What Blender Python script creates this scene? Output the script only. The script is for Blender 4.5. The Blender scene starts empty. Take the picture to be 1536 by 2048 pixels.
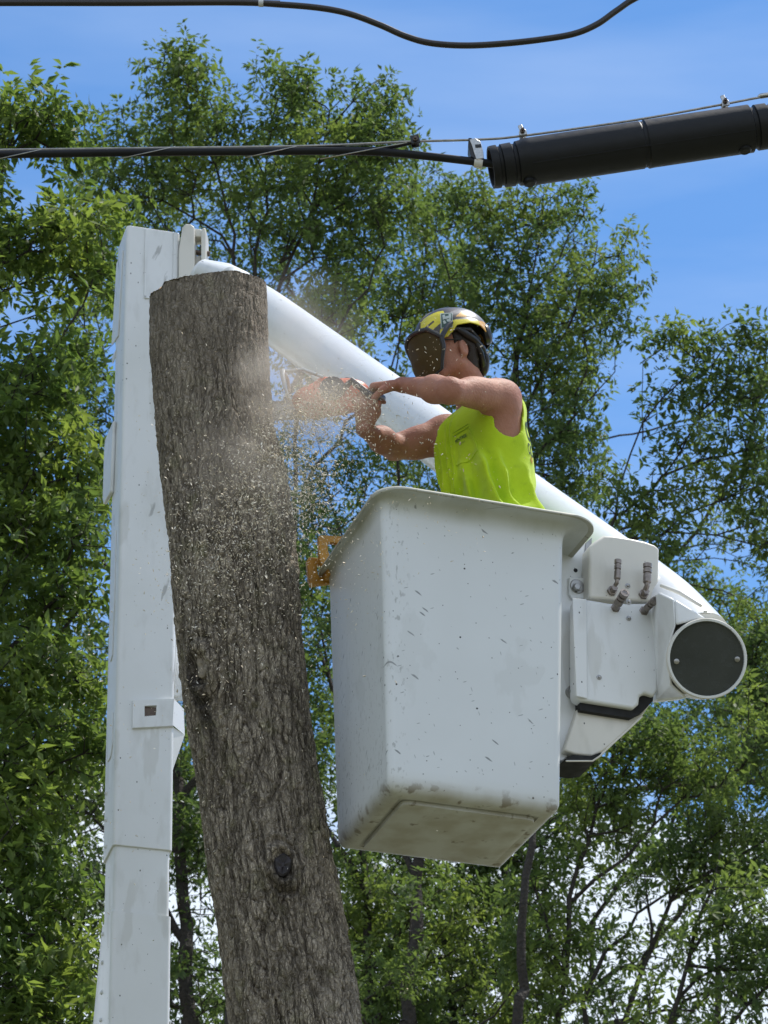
import bpy, math, random
import numpy as np
from mathutils import Vector, Matrix
from mathutils.bvhtree import BVHTree
R = math.radians
rng = np.random.default_rng(7)
random.seed(7)
S = bpy.context.scene
COL = S.collection

# ------------------------------------------------------------ camera, world, sun, exposure
F_PX, PITCH, CAM = 6000.0, R(28.31), np.array([0.0, 0.0, 1.6])
cd = bpy.data.cameras.new('camera'); cam = bpy.data.objects.new('camera', cd); COL.objects.link(cam)
cd.sensor_fit = 'VERTICAL'; cd.sensor_height = 36.0; cd.lens = 36.0 * F_PX / 2048.0
cd.clip_start = 0.1; cd.clip_end = 6000
cam.location = CAM; cam.rotation_euler = (math.pi / 2 + PITCH, 0, 0)
S.camera = cam
cd.dof.use_dof = True; cd.dof.focus_distance = 9.7; cd.dof.aperture_fstop = 15
SUN_EL, SUN_AZ = R(66), R(62)            # azimuth measured from +Y (away from camera) towards +X
w = bpy.data.worlds.new('World'); S.world = w; w.use_nodes = True
nt = w.node_tree; nt.nodes.clear()
def N(nt, t, **kw):
    n = nt.nodes.new(t)
    for k, v in kw.items():
        setattr(n, k, v)
    return n
wo = N(nt, 'ShaderNodeOutputWorld'); bg = N(nt, 'ShaderNodeBackground')
sky = N(nt, 'ShaderNodeTexSky'); sky.sky_type = 'NISHITA'; sky.sun_disc = False
sky.sun_elevation = SUN_EL; sky.sun_rotation = SUN_AZ
sky.altitude = 100; sky.air_density = 1.0; sky.dust_density = 0.1; sky.ozone_density = 2.6
tc = N(nt, 'ShaderNodeTexCoord'); sep = N(nt, 'ShaderNodeSeparateXYZ')
nt.links.new(tc.outputs['Generated'], sep.inputs[0])
mp = N(nt, 'ShaderNodeMapping'); mp.inputs['Scale'].default_value = (5, 5, 12)
nt.links.new(tc.outputs['Generated'], mp.inputs[0])
nz = N(nt, 'ShaderNodeTexNoise'); nz.inputs['Scale'].default_value = 1.6; nz.inputs['Detail'].default_value = 7
nt.links.new(mp.outputs[0], nz.inputs['Vector'])
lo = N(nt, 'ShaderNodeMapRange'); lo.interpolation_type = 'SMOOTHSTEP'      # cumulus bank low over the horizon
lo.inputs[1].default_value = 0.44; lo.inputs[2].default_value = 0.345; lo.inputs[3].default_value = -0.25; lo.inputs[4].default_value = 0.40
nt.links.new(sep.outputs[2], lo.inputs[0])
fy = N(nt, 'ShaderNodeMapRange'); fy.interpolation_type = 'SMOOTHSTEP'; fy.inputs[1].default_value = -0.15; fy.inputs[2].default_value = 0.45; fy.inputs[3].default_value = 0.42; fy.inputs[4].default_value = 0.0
nt.links.new(sep.outputs[1], fy.inputs[0]); ad0 = N(nt, 'ShaderNodeMath', operation='ADD'); nt.links.new(lo.outputs[0], ad0.inputs[0]); nt.links.new(fy.outputs[0], ad0.inputs[1])   # unseen cloud added behind the camera to brighten the camera-facing sides
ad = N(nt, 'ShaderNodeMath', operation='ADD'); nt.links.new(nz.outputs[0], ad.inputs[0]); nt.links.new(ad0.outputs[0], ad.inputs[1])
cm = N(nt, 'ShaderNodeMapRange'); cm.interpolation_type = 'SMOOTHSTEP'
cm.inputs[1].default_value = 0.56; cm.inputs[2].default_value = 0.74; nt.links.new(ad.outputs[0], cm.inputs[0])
mp2 = N(nt, 'ShaderNodeMapping'); mp2.inputs['Scale'].default_value = (2.5, 9, 14); mp2.inputs['Rotation'].default_value = (0, 0.5, 0.4)
nt.links.new(tc.outputs['Generated'], mp2.inputs[0])
nw = N(nt, 'ShaderNodeTexNoise'); nw.inputs['Scale'].default_value = 1.3; nw.inputs['Detail'].default_value = 6
nt.links.new(mp2.outputs[0], nw.inputs['Vector'])
wm = N(nt, 'ShaderNodeMapRange'); wm.inputs[1].default_value = 0.45; wm.inputs[2].default_value = 0.8; wm.inputs[4].default_value = 0.24
nt.links.new(nw.outputs[0], wm.inputs[0])
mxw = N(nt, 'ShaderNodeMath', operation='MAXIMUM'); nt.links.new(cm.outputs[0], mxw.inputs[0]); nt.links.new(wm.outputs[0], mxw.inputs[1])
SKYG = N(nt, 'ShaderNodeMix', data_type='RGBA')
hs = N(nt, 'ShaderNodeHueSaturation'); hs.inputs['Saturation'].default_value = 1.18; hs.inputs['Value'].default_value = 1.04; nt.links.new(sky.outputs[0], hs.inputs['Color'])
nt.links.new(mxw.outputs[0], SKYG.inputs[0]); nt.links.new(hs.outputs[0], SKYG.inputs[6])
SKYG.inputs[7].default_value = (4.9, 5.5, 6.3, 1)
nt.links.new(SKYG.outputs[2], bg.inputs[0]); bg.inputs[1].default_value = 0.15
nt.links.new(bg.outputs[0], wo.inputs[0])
sd = bpy.data.lights.new('sun', 'SUN'); sd.energy = 3.6; sd.angle = R(0.6); sd.color = (1.0, 0.95, 0.87)
sun = bpy.data.objects.new('sun', sd); COL.objects.link(sun)
sv = Vector((math.sin(SUN_AZ) * math.cos(SUN_EL), math.cos(SUN_AZ) * math.cos(SUN_EL), math.sin(SUN_EL)))
sun.rotation_euler = sv.to_track_quat('Z', 'Y').to_euler(); sun.location = (0, 0, 40)
S.view_settings.view_transform = 'Standard'; S.view_settings.look = 'None'
S.view_settings.exposure = 0.33; S.view_settings.gamma = 1
S.cycles.use_denoising = True
S.cycles.max_bounces = 8; S.cycles.transparent_max_bounces = 8; S.cycles.volume_bounces = 1

# ------------------------------------------------------------ geometry helpers
RT = np.array([1.0, 0, 0]); FW = np.array([0, math.cos(PITCH), math.sin(PITCH)]); UP = np.array([0, -math.sin(PITCH), math.cos(PITCH)])
Z = np.array([0, 0, 1.0])
def ray(px, py): return FW + RT * (px - 768) / F_PX + UP * (1024 - py) / F_PX
def P(px, py, y):                     # the point seen at a photo pixel, standing at world distance y
    r = ray(px, py); return CAM + r * (y / r[1])
def hit(px, py, p0, n):
    r = ray(px, py); return CAM + r * (np.dot(p0 - CAM, n) / np.dot(r, n))
def nrm(v):
    v = np.asarray(v, float); return v / np.linalg.norm(v)
def vert_frame(th): return np.array([math.cos(th), math.sin(th), 0.0]), np.array([-math.sin(th), math.cos(th), 0.0])

class MB:
    def __init__(s): s.v = []; s.f = []; s.m = []
    def add(s, vs, fs, m=0):
        o = len(s.v); s.v.extend([tuple(map(float, x)) for x in vs]); s.f.extend([tuple(i + o for i in f) for f in fs]); s.m.extend([m] * len(fs)); return s
    def box(s, c, ax, half, m=0):
        c = np.asarray(c, float); vs = []
        for i in (-1, 1):
            for j in (-1, 1):
                for k in (-1, 1):
                    vs.append(c + ax[0] * half[0] * i + ax[1] * half[1] * j + ax[2] * half[2] * k)
        return s.add(vs, [(0, 1, 3, 2), (4, 6, 7, 5), (0, 4, 5, 1), (2, 3, 7, 6), (0, 2, 6, 4), (1, 5, 7, 3)], m)
    def prism(s, pts, off, m=0):      # polygon of 3D points extruded by vector off
        n = len(pts); pts = [np.asarray(p, float) for p in pts]; off = np.asarray(off, float)
        vs = pts + [p + off for p in pts]
        return s.add(vs, [tuple(range(n))[::-1], tuple(range(n, 2 * n))] + [(i, (i + 1) % n, n + (i + 1) % n, n + i) for i in range(n)], m)
    def tube(s, pts, rad, n=12, cap=True, m=0, closed=False, squash=None):
        pts = np.asarray(pts, float); k = len(pts)
        rad = np.full(k, rad) if np.isscalar(rad) else np.asarray(rad, float)
        t = np.gradient(pts, axis=0); t /= np.linalg.norm(t, axis=1)[:, None] + 1e-12
        a = nrm(np.cross(t[0], Z) if abs(t[0][2]) < .95 else np.cross(t[0], RT)); vs = []
        for i in range(k):
            a = nrm(a - t[i] * np.dot(a, t[i])); b = np.cross(t[i], a)
            for j in range(n):
                q = 2 * math.pi * j / n
                vs.append(pts[i] + rad[i] * (a * math.cos(q) + b * math.sin(q) * (squash or 1)))
        fs = [(i * n + j, i * n + (j + 1) % n, (i + 1) * n + (j + 1) % n, (i + 1) * n + j) for i in range(k - 1) for j in range(n)]
        if cap: fs += [tuple(range(n))[::-1], tuple(range((k - 1) * n, k * n))]
        return s.add(vs, fs, m)
    def lathe(s, p, ax, prof, n=24, m=0, cap=True):   # profile of (distance along ax, radius)
        ax = nrm(ax); a = nrm(np.cross(ax, Z) if abs(ax[2]) < .95 else np.cross(ax, RT)); b = np.cross(ax, a); p = np.asarray(p, float)
        vs = [p + ax * d + r * (a * math.cos(2 * math.pi * j / n) + b * math.sin(2 * math.pi * j / n)) for d, r in prof for j in range(n)]
        k = len(prof)
        fs = [(i * n + j, i * n + (j + 1) % n, (i + 1) * n + (j + 1) % n, (i + 1) * n + j) for i in range(k - 1) for j in range(n)]
        if cap: fs += [tuple(range(n))[::-1], tuple(range((k - 1) * n, k * n))]
        return s.add(vs, fs, m)
    def loft(s, rings, m=0, cap=True, wrap=True):
        n = len(rings[0]); k = len(rings); vs = [p for r in rings for p in r]
        fs = [(i * n + j, i * n + (j + 1) % n, (i + 1) * n + (j + 1) % n, (i + 1) * n + j) for i in range(k - 1) for j in range(n if wrap else n - 1)]
        if cap: fs += [tuple(range(n))[::-1], tuple(range((k - 1) * n, k * n))]
        return s.add(vs, fs, m)

def origin_of(o):
    v = Vector((0, 0, 0))
    while o is not None:
        v = v + o.location; o = o.parent
    return v
def link(name, me, mats, parent=None, loc=None, smooth=35, fixn=True):
    o = bpy.data.objects.new(name, me); COL.objects.link(o)
    if parent is not None: o.parent = parent
    off = origin_of(parent) if parent is not None else Vector((0, 0, 0))
    if loc is not None: o.location = Vector(loc) - off; off = Vector(loc)
    if off.length > 0: me.transform(Matrix.Translation(-off))
    for m in (mats if isinstance(mats, (list, tuple)) else [mats]): me.materials.append(m)
    if smooth:
        me.shade_smooth()
        if smooth < 180: me.set_sharp_from_angle(angle=R(smooth))
    return o
def build(name, mb, mats, parent=None, loc=None, smooth=35, bevel=0, seg=2):
    me = bpy.data.meshes.new(name); me.from_pydata(mb.v, [], mb.f); me.update()
    me.polygons.foreach_set('material_index', mb.m)
    import bmesh
    bm = bmesh.new(); bm.from_mesh(me); bmesh.ops.recalc_face_normals(bm, faces=bm.faces); bm.to_mesh(me); bm.free()
    o = link(name, me, mats, parent, loc, smooth)
    if bevel:
        md = o.modifiers.new('bevel', 'BEVEL'); md.width = bevel; md.segments = seg; md.limit_method = 'ANGLE'; md.angle_limit = R(40)
        md.harden_normals = False
    return o
def fast(name, V, Fc, mats, parent=None, loc=None, smooth=180, attrs=None, midx=None):
    V = np.ascontiguousarray(V, np.float32); Fc = np.ascontiguousarray(Fc, np.int32); k = Fc.shape[1]
    me = bpy.data.meshes.new(name); me.vertices.add(len(V)); me.vertices.foreach_set('co', V.ravel())
    me.loops.add(Fc.size); me.loops.foreach_set('vertex_index', Fc.ravel())
    me.polygons.add(len(Fc)); me.polygons.foreach_set('loop_start', np.arange(0, Fc.size, k, dtype=np.int32))
    me.update(calc_edges=True)
    if midx is not None: me.polygons.foreach_set('material_index', np.asarray(midx, np.int32))
    for an, av in (attrs or {}).items():
        av = np.ascontiguousarray(av, np.float32)
        if av.ndim == 1: a = me.attributes.new(an, 'FLOAT', 'POINT'); a.data.foreach_set('value', av)
        else: a = me.attributes.new(an, 'FLOAT_VECTOR', 'POINT'); a.data.foreach_set('vector', av.ravel())
    return link(name, me, mats, parent, loc, smooth)
def thing(name, label, cat, loc, group=None):
    o = bpy.data.objects.new(name, None); COL.objects.link(o); o.location = Vector(loc); o.empty_display_size = .2
    return tag(o, label, cat, group)
def tag(o, label=None, cat=None, group=None, kind=None):
    if label: o['label'] = label
    if cat: o['category'] = cat
    if group: o['group'] = group
    if kind: o['kind'] = kind
    return o

# signed-distance modelling: smooth unions of capsules and ellipsoids, meshed by surface nets
class SDF:
    def __init__(s, lo, hi, h):
        s.h = h; s.lo = np.asarray(lo, float); s.n = np.ceil((np.asarray(hi) - s.lo) / h).astype(int) + 1
        s.F = np.full(s.n, 1.0, np.float32)
    def grid(s, lo, hi):
        a = np.clip(np.floor((lo - s.lo) / s.h).astype(int), 0, s.n - 1); b = np.clip(np.ceil((hi - s.lo) / s.h).astype(int) + 1, 1, s.n)
        g = np.meshgrid(*[s.lo[i] + s.h * np.arange(a[i], b[i]) for i in range(3)], indexing='ij')
        return tuple(slice(a[i], b[i]) for i in range(3)), np.stack(g, -1).astype(np.float32)
    def merge(s, sl, d, k, cut=False):
        A = s.F[sl]; d = d.astype(np.float32)
        if cut: s.F[sl] = np.maximum(A, -d); return
        if k <= 0: s.F[sl] = np.minimum(A, d); return
        hh = np.clip(.5 + .5 * (A - d) / k, 0, 1); s.F[sl] = A * (1 - hh) + d * hh - k * hh * (1 - hh)
    def cap(s, a, b, ra, rb, k=.015, cut=False):
        a = np.asarray(a, float); b = np.asarray(b, float); m = max(ra, rb) + k * 1.2 + s.h * 3
        sl, p = s.grid(np.minimum(a, b) - m, np.maximum(a, b) + m)
        if p.size == 0: return
        ab = (b - a).astype(np.float32); t = np.clip(((p - a.astype(np.float32)) @ ab) / max(1e-9, float(ab @ ab)), 0, 1)
        d = np.linalg.norm(p - (a.astype(np.float32) + t[..., None] * ab), axis=-1) - (ra + (rb - ra) * t)
        s.merge(sl, d, k, cut)
    def ell(s, c, ax, r, k=.02, cut=False):
        c = np.asarray(c, np.float32); M = np.stack([np.asarray(x, np.float32) for x in ax]); r = np.asarray(r, np.float32)
        m = float(r.max()) + k * 1.2 + s.h * 3; sl, p = s.grid(c - m, c + m)
        if p.size == 0: return
        q = (p - c) @ M.T; k0 = np.linalg.norm(q / r, axis=-1); k1 = np.linalg.norm(q / (r * r), axis=-1) + 1e-9
        s.merge(sl, k0 * (k0 - 1) / k1, k, cut)
    def mesh(s, F=None):
        F = s.F if F is None else F; ins = F < 0; nx, ny, nz = F.shape
        cnt = np.zeros((nx - 1, ny - 1, nz - 1), np.int8)
        for i in (0, 1):
            for j in (0, 1):
                for k in (0, 1): cnt += ins[i:nx - 1 + i, j:ny - 1 + j, k:nz - 1 + k]
        act = (cnt > 0) & (cnt < 8); idx = np.full(act.shape, -1, np.int64); c = np.argwhere(act); idx[tuple(c.T)] = np.arange(len(c))
        acc = np.zeros((len(c), 3)); num = np.zeros(len(c))
        for ax in range(3):
            o1, o2 = [q for q in range(3) if q != ax]
            for u in (0, 1):
                for v in (0, 1):
                    a = c.copy(); a[:, o1] += u; a[:, o2] += v; b = a.copy(); b[:, ax] += 1
                    fa = F[tuple(a.T)]; fb = F[tuple(b.T)]; m = (fa < 0) != (fb < 0)
                    t = np.where(m, fa / np.where(m, fa - fb, 1), 0); p = a.astype(float); p[:, ax] += t
                    acc[m] += p[m]; num[m] += 1
        V = s.lo + s.h * acc / num[:, None]; Q = []
        for ax in range(3):
            o1, o2 = (ax + 1) % 3, (ax + 2) % 3
            sa = [slice(None)] * 3; sb = [slice(None)] * 3; sa[ax] = slice(0, -1); sb[ax] = slice(1, None)
            A = ins[tuple(sa)]; B = ins[tuple(sb)]; e = np.argwhere(A != B); e = e[(e[:, o1] > 0) & (e[:, o2] > 0) & (e[:, o1] < F.shape[o1] - 1) & (e[:, o2] < F.shape[o2] - 1)]
            fl = A[tuple(e.T)]; q = []
            for u, v in ((0, 0), (1, 0), (1, 1), (0, 1)):
                w_ = e.copy(); w_[:, o1] -= u; w_[:, o2] -= v; q.append(idx[tuple(w_.T)])
            q = np.stack(q, 1); q[fl] = q[fl][:, ::-1]; Q.append(q[:, ::-1])
        return V, np.concatenate(Q)
def relax(V, Fc, n=2, lam=.5):
    E = np.concatenate([Fc[:, [i, (i + 1) % 4]] for i in range(4)]); E = np.concatenate([E, E[:, ::-1]])
    deg = np.bincount(E[:, 0], minlength=len(V))[:, None]
    for _ in range(n):
        A = np.stack([np.bincount(E[:, 0], weights=V[E[:, 1], i], minlength=len(V)) for i in range(3)], 1) / np.maximum(deg, 1)
        V = V + lam * (A - V)
    return V

# lattice noises in numpy
def vnoise(x, y, seed=0, wx=None):
    r = np.random.default_rng(seed).random((256, 256)).astype(np.float32)
    xi = np.floor(x).astype(int); yi = np.floor(y).astype(int); fx = x - xi; fy = y - yi
    fx = fx * fx * (3 - 2 * fx); fy = fy * fy * (3 - 2 * fy); W = wx or 256
    a = r[xi % W % 256, yi % 256]; b = r[(xi + 1) % W % 256, yi % 256]; c = r[xi % W % 256, (yi + 1) % 256]; d = r[(xi + 1) % W % 256, (yi + 1) % 256]
    return (a * (1 - fx) + b * fx) * (1 - fy) + (c * (1 - fx) + d * fx) * fy
def worley(x, y, seed, W):
    g = np.random.default_rng(seed); jx = g.random((W, 512)); jy = g.random((W, 512)); hv = g.random((W, 512))
    xi = np.floor(x).astype(int); yi = np.floor(y).astype(int); f1 = np.full(x.shape, 9.); f2 = np.full(x.shape, 9.); hh = np.zeros(x.shape)
    for dx in (-1, 0, 1):
        for dy in (-1, 0, 1):
            cx = xi + dx; cy = yi + dy; a = cx % W; b = cy % 512
            d = np.hypot(cx + jx[a, b] - x, cy + jy[a, b] - y); m = d < f1
            f2 = np.where(m, f1, np.minimum(f2, d)); hh = np.where(m, hv[a, b], hh); f1 = np.where(m, d, f1)
    return f1, f2, hh

# ------------------------------------------------------------ materials
MATS = {}
class MT:
    def __init__(s, name):
        s.m = bpy.data.materials.new(name); s.m.use_nodes = True; s.t = s.m.node_tree; s.b = s.t.nodes['Principled BSDF']; s.o = s.t.nodes['Material Output']
        MATS[name] = s.m
    def n(s, t, **k): return N(s.t, t, **k)
    def l(s, a, b): s.t.links.new(a, b)
    def tex(s, kind, scale, detail=4, coord='Object', sc=(1, 1, 1), rot=(0, 0, 0), attr=None, **kw):
        if attr: c = s.n('ShaderNodeAttribute', attribute_name=attr).outputs['Vector']
        else: c = s.n('ShaderNodeTexCoord').outputs[coord]
        m = s.n('ShaderNodeMapping'); m.inputs['Scale'].default_value = sc; m.inputs['Rotation'].default_value = rot; s.l(c, m.inputs[0])
        x = s.n(kind); x.inputs['Scale'].default_value = scale
        if 'Detail' in x.inputs: x.inputs['Detail'].default_value = detail
        for k, v in kw.items():
            if hasattr(x, k): setattr(x, k, v)
            else: x.inputs[k].default_value = v
        s.l(m.outputs[0], x.inputs['Vector']); return x
    def rng(s, src, a, b, c=0, d=1, sm=False):
        r = s.n('ShaderNodeMapRange'); r.interpolation_type = 'SMOOTHSTEP' if sm else 'LINEAR'
        for i, v in enumerate((a, b, c, d)): r.inputs[i + 1].default_value = v
        s.l(src, r.inputs[0]); return r.outputs[0]
    def math(s, op, a, b=None):
        r = s.n('ShaderNodeMath', operation=op)
        for i, v in enumerate((a, b)):
            if v is None: continue
            if isinstance(v, (int, float)): r.inputs[i].default_value = v
            else: s.l(v, r.inputs[i])
        return r.outputs[0]
    def mix(s, f, a, b):
        r = s.n('ShaderNodeMix', data_type='RGBA')
        for i, v in ((0, f), (6, a), (7, b)):
            if isinstance(v, tuple): r.inputs[i].default_value = (*v, 1)
            elif isinstance(v, (int, float)): r.inputs[i].default_value = v
            else: s.l(v, r.inputs[i])
        return r.outputs[2]
    def bump(s, h, dist=.002, st=1.0):
        b = s.n('ShaderNodeBump'); b.inputs['Distance'].default_value = dist; b.inputs['Strength'].default_value = st
        s.l(h, b.inputs['Height']); s.l(b.outputs[0], s.b.inputs['Normal']); return b
    def base(s, c, rough=.5, metal=0, spec=None):
        if isinstance(c, tuple): s.b.inputs['Base Color'].default_value = (*c, 1)
        else: s.l(c, s.b.inputs['Base Color'])
        if isinstance(rough, (int, float)): s.b.inputs['Roughness'].default_value = rough
        else: s.l(rough, s.b.inputs['Roughness'])
        s.b.inputs['Metallic'].default_value = metal
        if spec is not None: s.b.inputs['Specular IOR Level'].default_value = spec
        return s
def simple(name, c, rough=.5, metal=0, var=.25, scale=30, bump=.0):
    t = MT(name); nz = t.tex('ShaderNodeTexNoise', scale)
    d = tuple(x * (1 - var) for x in c); col = t.mix(t.rng(nz.outputs[0], .3, .7), d, c)
    t.base(col, t.rng(nz.outputs[0], .3, .7, rough * .85, min(1, rough * 1.15)), metal)
    if bump: t.bump(nz.outputs[0], bump)
    return t.m
def flat(t, attr=None, sc=(1, 1, 1), rot=0):
    c = t.n('ShaderNodeAttribute', attribute_name=attr).outputs['Vector'] if attr else t.n('ShaderNodeTexCoord').outputs['Object']
    x = t.n('ShaderNodeSeparateXYZ'); t.l(c, x.inputs[0]); k = t.n('ShaderNodeCombineXYZ'); t.l(t.math('ADD', x.outputs[0], t.math('MULTIPLY', x.outputs[1], 1.73)), k.inputs[0]); t.l(x.outputs[2], k.inputs[1])
    m = t.n('ShaderNodeMapping'); m.inputs['Scale'].default_value = sc; m.inputs['Rotation'].default_value = (0, 0, R(rot)); t.l(k.outputs[0], m.inputs[0])
    m2 = t.n('ShaderNodeMapping'); m2.inputs['Rotation'].default_value = (0, 0, R(rot)); t.l(k.outputs[0], m2.inputs[0]); m3 = t.n('ShaderNodeMapping'); m3.inputs['Scale'].default_value = sc; t.l(m2.outputs[0], m3.inputs[0])
    return m3.outputs[0]
def marks(t, c, attr, scale, size, prob, warp, wscale, col, amt, sc=(1, 1, 1), rot=0, ch=0):
    f = flat(t, attr, sc, rot); v = t.n('ShaderNodeTexVoronoi', voronoi_dimensions='2D'); v.inputs['Scale'].default_value = scale; t.l(f, v.inputs['Vector']); q = t.n('ShaderNodeSeparateColor'); t.l(v.outputs['Color'], q.inputs[0])
    nn = t.n('ShaderNodeTexNoise', noise_dimensions='2D'); nn.inputs['Scale'].default_value = wscale; nn.inputs['Detail'].default_value = 4; t.l(f, nn.inputs['Vector'])
    d = t.math('ADD', v.outputs['Distance'], t.math('MULTIPLY', t.math('SUBTRACT', nn.outputs[0], .5), warp)); m = t.math('MULTIPLY', t.rng(d, size, size * .6), t.math('LESS_THAN', q.outputs[ch], prob))
    return t.mix(t.math('MULTIPLY', m, amt), c, col)
def paint(name, col, chips=.5, dirt=.25, dirtcol=(.33, .31, .25), rough=.36, attr=None, coat=0):
    t = MT(name)
    n1 = t.tex('ShaderNodeTexNoise', 2.2, 6, attr=attr); n2 = t.tex('ShaderNodeTexNoise', 16, 5, attr=attr, sc=(1, 1, .35))
    c = t.mix(t.math('MULTIPLY', t.rng(n1.outputs[0], .45, .75), dirt), col, tuple(a * b for a, b in zip(col, (.82, .83, .80))))
    c = t.mix(t.math('MULTIPLY', t.rng(n2.outputs[0], .55, .8), dirt * .6), c, dirtcol)
    c = marks(t, c, attr, 20, .085, .045 * chips, .05, 90, (.035, .033, .03), 1)
    c = marks(t, c, attr, 60, .13, .022 * chips, .1, 200, (.05, .045, .04), .9, ch=1)
    c = marks(t, c, attr, 7, .10, .25 * chips, .4, 30, (.16, .15, .13), .5, (1, .3, 1), 20, 2)
    c = marks(t, c, attr, 5, .22, .3 * chips, .7, 14, (.50, .49, .44), .35, (1, .35, 1), 0, 1)
    t.base(c, t.rng(n1.outputs[0], .3, .7, rough * .8, rough * 1.25)); t.bump(t.tex('ShaderNodeTexNoise', 9, 3, attr=attr).outputs[0], .004, .35)
    t.b.inputs['Coat Weight'].default_value = coat; t.b.inputs['Coat Roughness'].default_value = .15
    return t.m
WHITE = paint('white_boom_paint', (.76, .77, .77), .9, .5)
WHITE2 = paint('white_tube_paint', (.80, .81, .81), .35, .25, rough=.28, coat=.3)
CREAM = paint('cream_paint', (.70, .67, .60), .6, .55)
STEEL = simple('dull_steel', (.42, .41, .39), .38, .9, .3, 60)
RUSTY = simple('browned_steel', (.16, .12, .095), .5, .7, .4, 90, .001)
DARK = simple('dark_void', (.012, .012, .012), .8)
RUBBER = simple('black_polyethylene', (.009, .0095, .011), .5, 0, .25, 40, .0006)
RUBBER.node_tree.nodes['Principled BSDF'].inputs['Specular IOR Level'].default_value = .28
CABLEM = simple('brown_black_cable', (.022, .017, .015), .34, 0, .3, 50, .0006)
GALV = simple('galvanised_steel', (.55, .54, .51), .32, .95, .25, 120)
YEL = simple('ochre_plastic', (.55, .27, .03), .5, 0, .35, 25, .001)

# bucket fibreglass with worn, dirty edges; attribute bc = bucket coordinates in metres
t = MT('bucket_gelcoat'); bc = t.n('ShaderNodeAttribute', attribute_name='bc'); sx = t.n('ShaderNodeSeparateXYZ'); t.l(bc.outputs['Vector'], sx.inputs[0])
n1 = t.tex('ShaderNodeTexNoise', 3, 6, attr='bc'); n2 = t.tex('ShaderNodeTexNoise', 22, 6, attr='bc'); n4 = t.tex('ShaderNodeTexNoise', 9, 8, attr='bc', sc=(1, 1, .5))
c = t.mix(t.rng(n1.outputs[0], .4, .75, 0, .4), (.69, .71, .71), (.61, .625, .62))
def spots(t, c, scale, size, prob, warp, wscale, col, amt, rot=0, st=(1, 1, 1), ch=0):
    v = t.tex('ShaderNodeTexVoronoi', scale, attr='bc', sc=st, rot=(0, R(rot), 0)); s_ = t.n('ShaderNodeSeparateColor'); t.l(v.outputs['Color'], s_.inputs[0])
    nn = t.tex('ShaderNodeTexNoise', wscale, 3, attr='bc', sc=st)
    d = t.math('ADD', v.outputs['Distance'], t.math('MULTIPLY', t.math('SUBTRACT', nn.outputs[0], .5), warp))
    m = t.math('MULTIPLY', t.math('LESS_THAN', d, size), t.math('LESS_THAN', s_.outputs[ch], prob))
    return t.mix(t.math('MULTIPLY', m, amt), c, col)
c = marks(t, c, 'bc', 15, .06, .07, .03, 90, (.025, .025, .022), 1)
c = marks(t, c, 'bc', 45, .10, .04, .1, 200, (.05, .05, .045), .9, ch=1)
c = marks(t, c, 'bc', 6, .085, .12, .22, 30, (.13, .14, .14), .8, (1, 4.5, 1), 32, 2)
c = marks(t, c, 'bc', 9, .065, .10, .18, 40, (.17, .18, .18), .7, (1, 5, 1), -24, 1)
c = marks(t, c, 'bc', 11, .07, .10, .22, 40, (.20, .21, .21), .6, (1, 5, 1), 70, 0)
c = marks(t, c, 'bc', 30, .11, .05, .3, 60, (.30, .31, .30), .7, (1, 2.2, 1), 40, 2)
c = marks(t, c, 'bc', 4, .25, .3, 1.2, 14, (.52, .53, .51), .22, (1, .6, 1), 0, 1)
# worn left front edge
ex = t.math('SUBTRACT', 1, t.rng(t.math('ABSOLUTE', t.math('ADD', sx.outputs[0], -.02)), .01, .05)); 
n7 = t.tex('ShaderNodeTexNoise', 75, 5, attr='bc', sc=(1, 1, .5)); ew = t.math('MULTIPLY', ex, t.rng(n7.outputs[0], .58, .66)); c = t.mix(t.math('MULTIPLY', ew, .5), c, (.22, .22, .20))
# dirt under the lip, along the bottom edge and on the bottom
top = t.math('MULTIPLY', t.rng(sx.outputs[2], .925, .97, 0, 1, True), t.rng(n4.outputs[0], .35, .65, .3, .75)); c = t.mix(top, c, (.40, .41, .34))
be = t.math('SUBTRACT', 1, t.rng(sx.outputs[2], .004, .05)); c = t.mix(t.math('MULTIPLY', be, .55), c, (.40, .385, .32))
rg = t.math('SUBTRACT', 1, t.rng(sx.outputs[2], .0, .055)); bx_ = t.math('ABSOLUTE', t.math('SUBTRACT', sx.outputs[0], .281)); by_ = t.math('ABSOLUTE', t.math('SUBTRACT', sx.outputs[1], .2575)); edg = t.math('MAXIMUM', t.rng(bx_, .19, .275), t.rng(by_, .17, .25))
rr_ = t.math('MULTIPLY', t.math('MULTIPLY', rg, t.rng(t.math('ADD', n2.outputs[0], t.math('MULTIPLY', edg, .10)), .66, .72)), 1.0); c = t.mix(t.math('MULTIPLY', rr_, .85), c, (.13, .095, .055))
c = t.mix(t.math('MULTIPLY', t.math('MULTIPLY', rg, t.rng(n4.outputs[0], .40, .62)), .6), c, (.33, .29, .20))
t.base(c, t.rng(n1.outputs[0], .3, .7, .32, .5)); t.bump(n4.outputs[0], .003, .3); GEL = t.m
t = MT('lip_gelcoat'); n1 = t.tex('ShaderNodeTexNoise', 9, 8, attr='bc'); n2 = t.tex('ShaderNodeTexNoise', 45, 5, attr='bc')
c = t.mix(t.rng(n1.outputs[0], .35, .7), (.46, .46, .39), (.34, .33, .25)); c = t.mix(t.rng(n2.outputs[0], .62, .7, 0, .8), c, (.10, .09, .06)); t.base(c, .5); LIP = t.m

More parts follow.
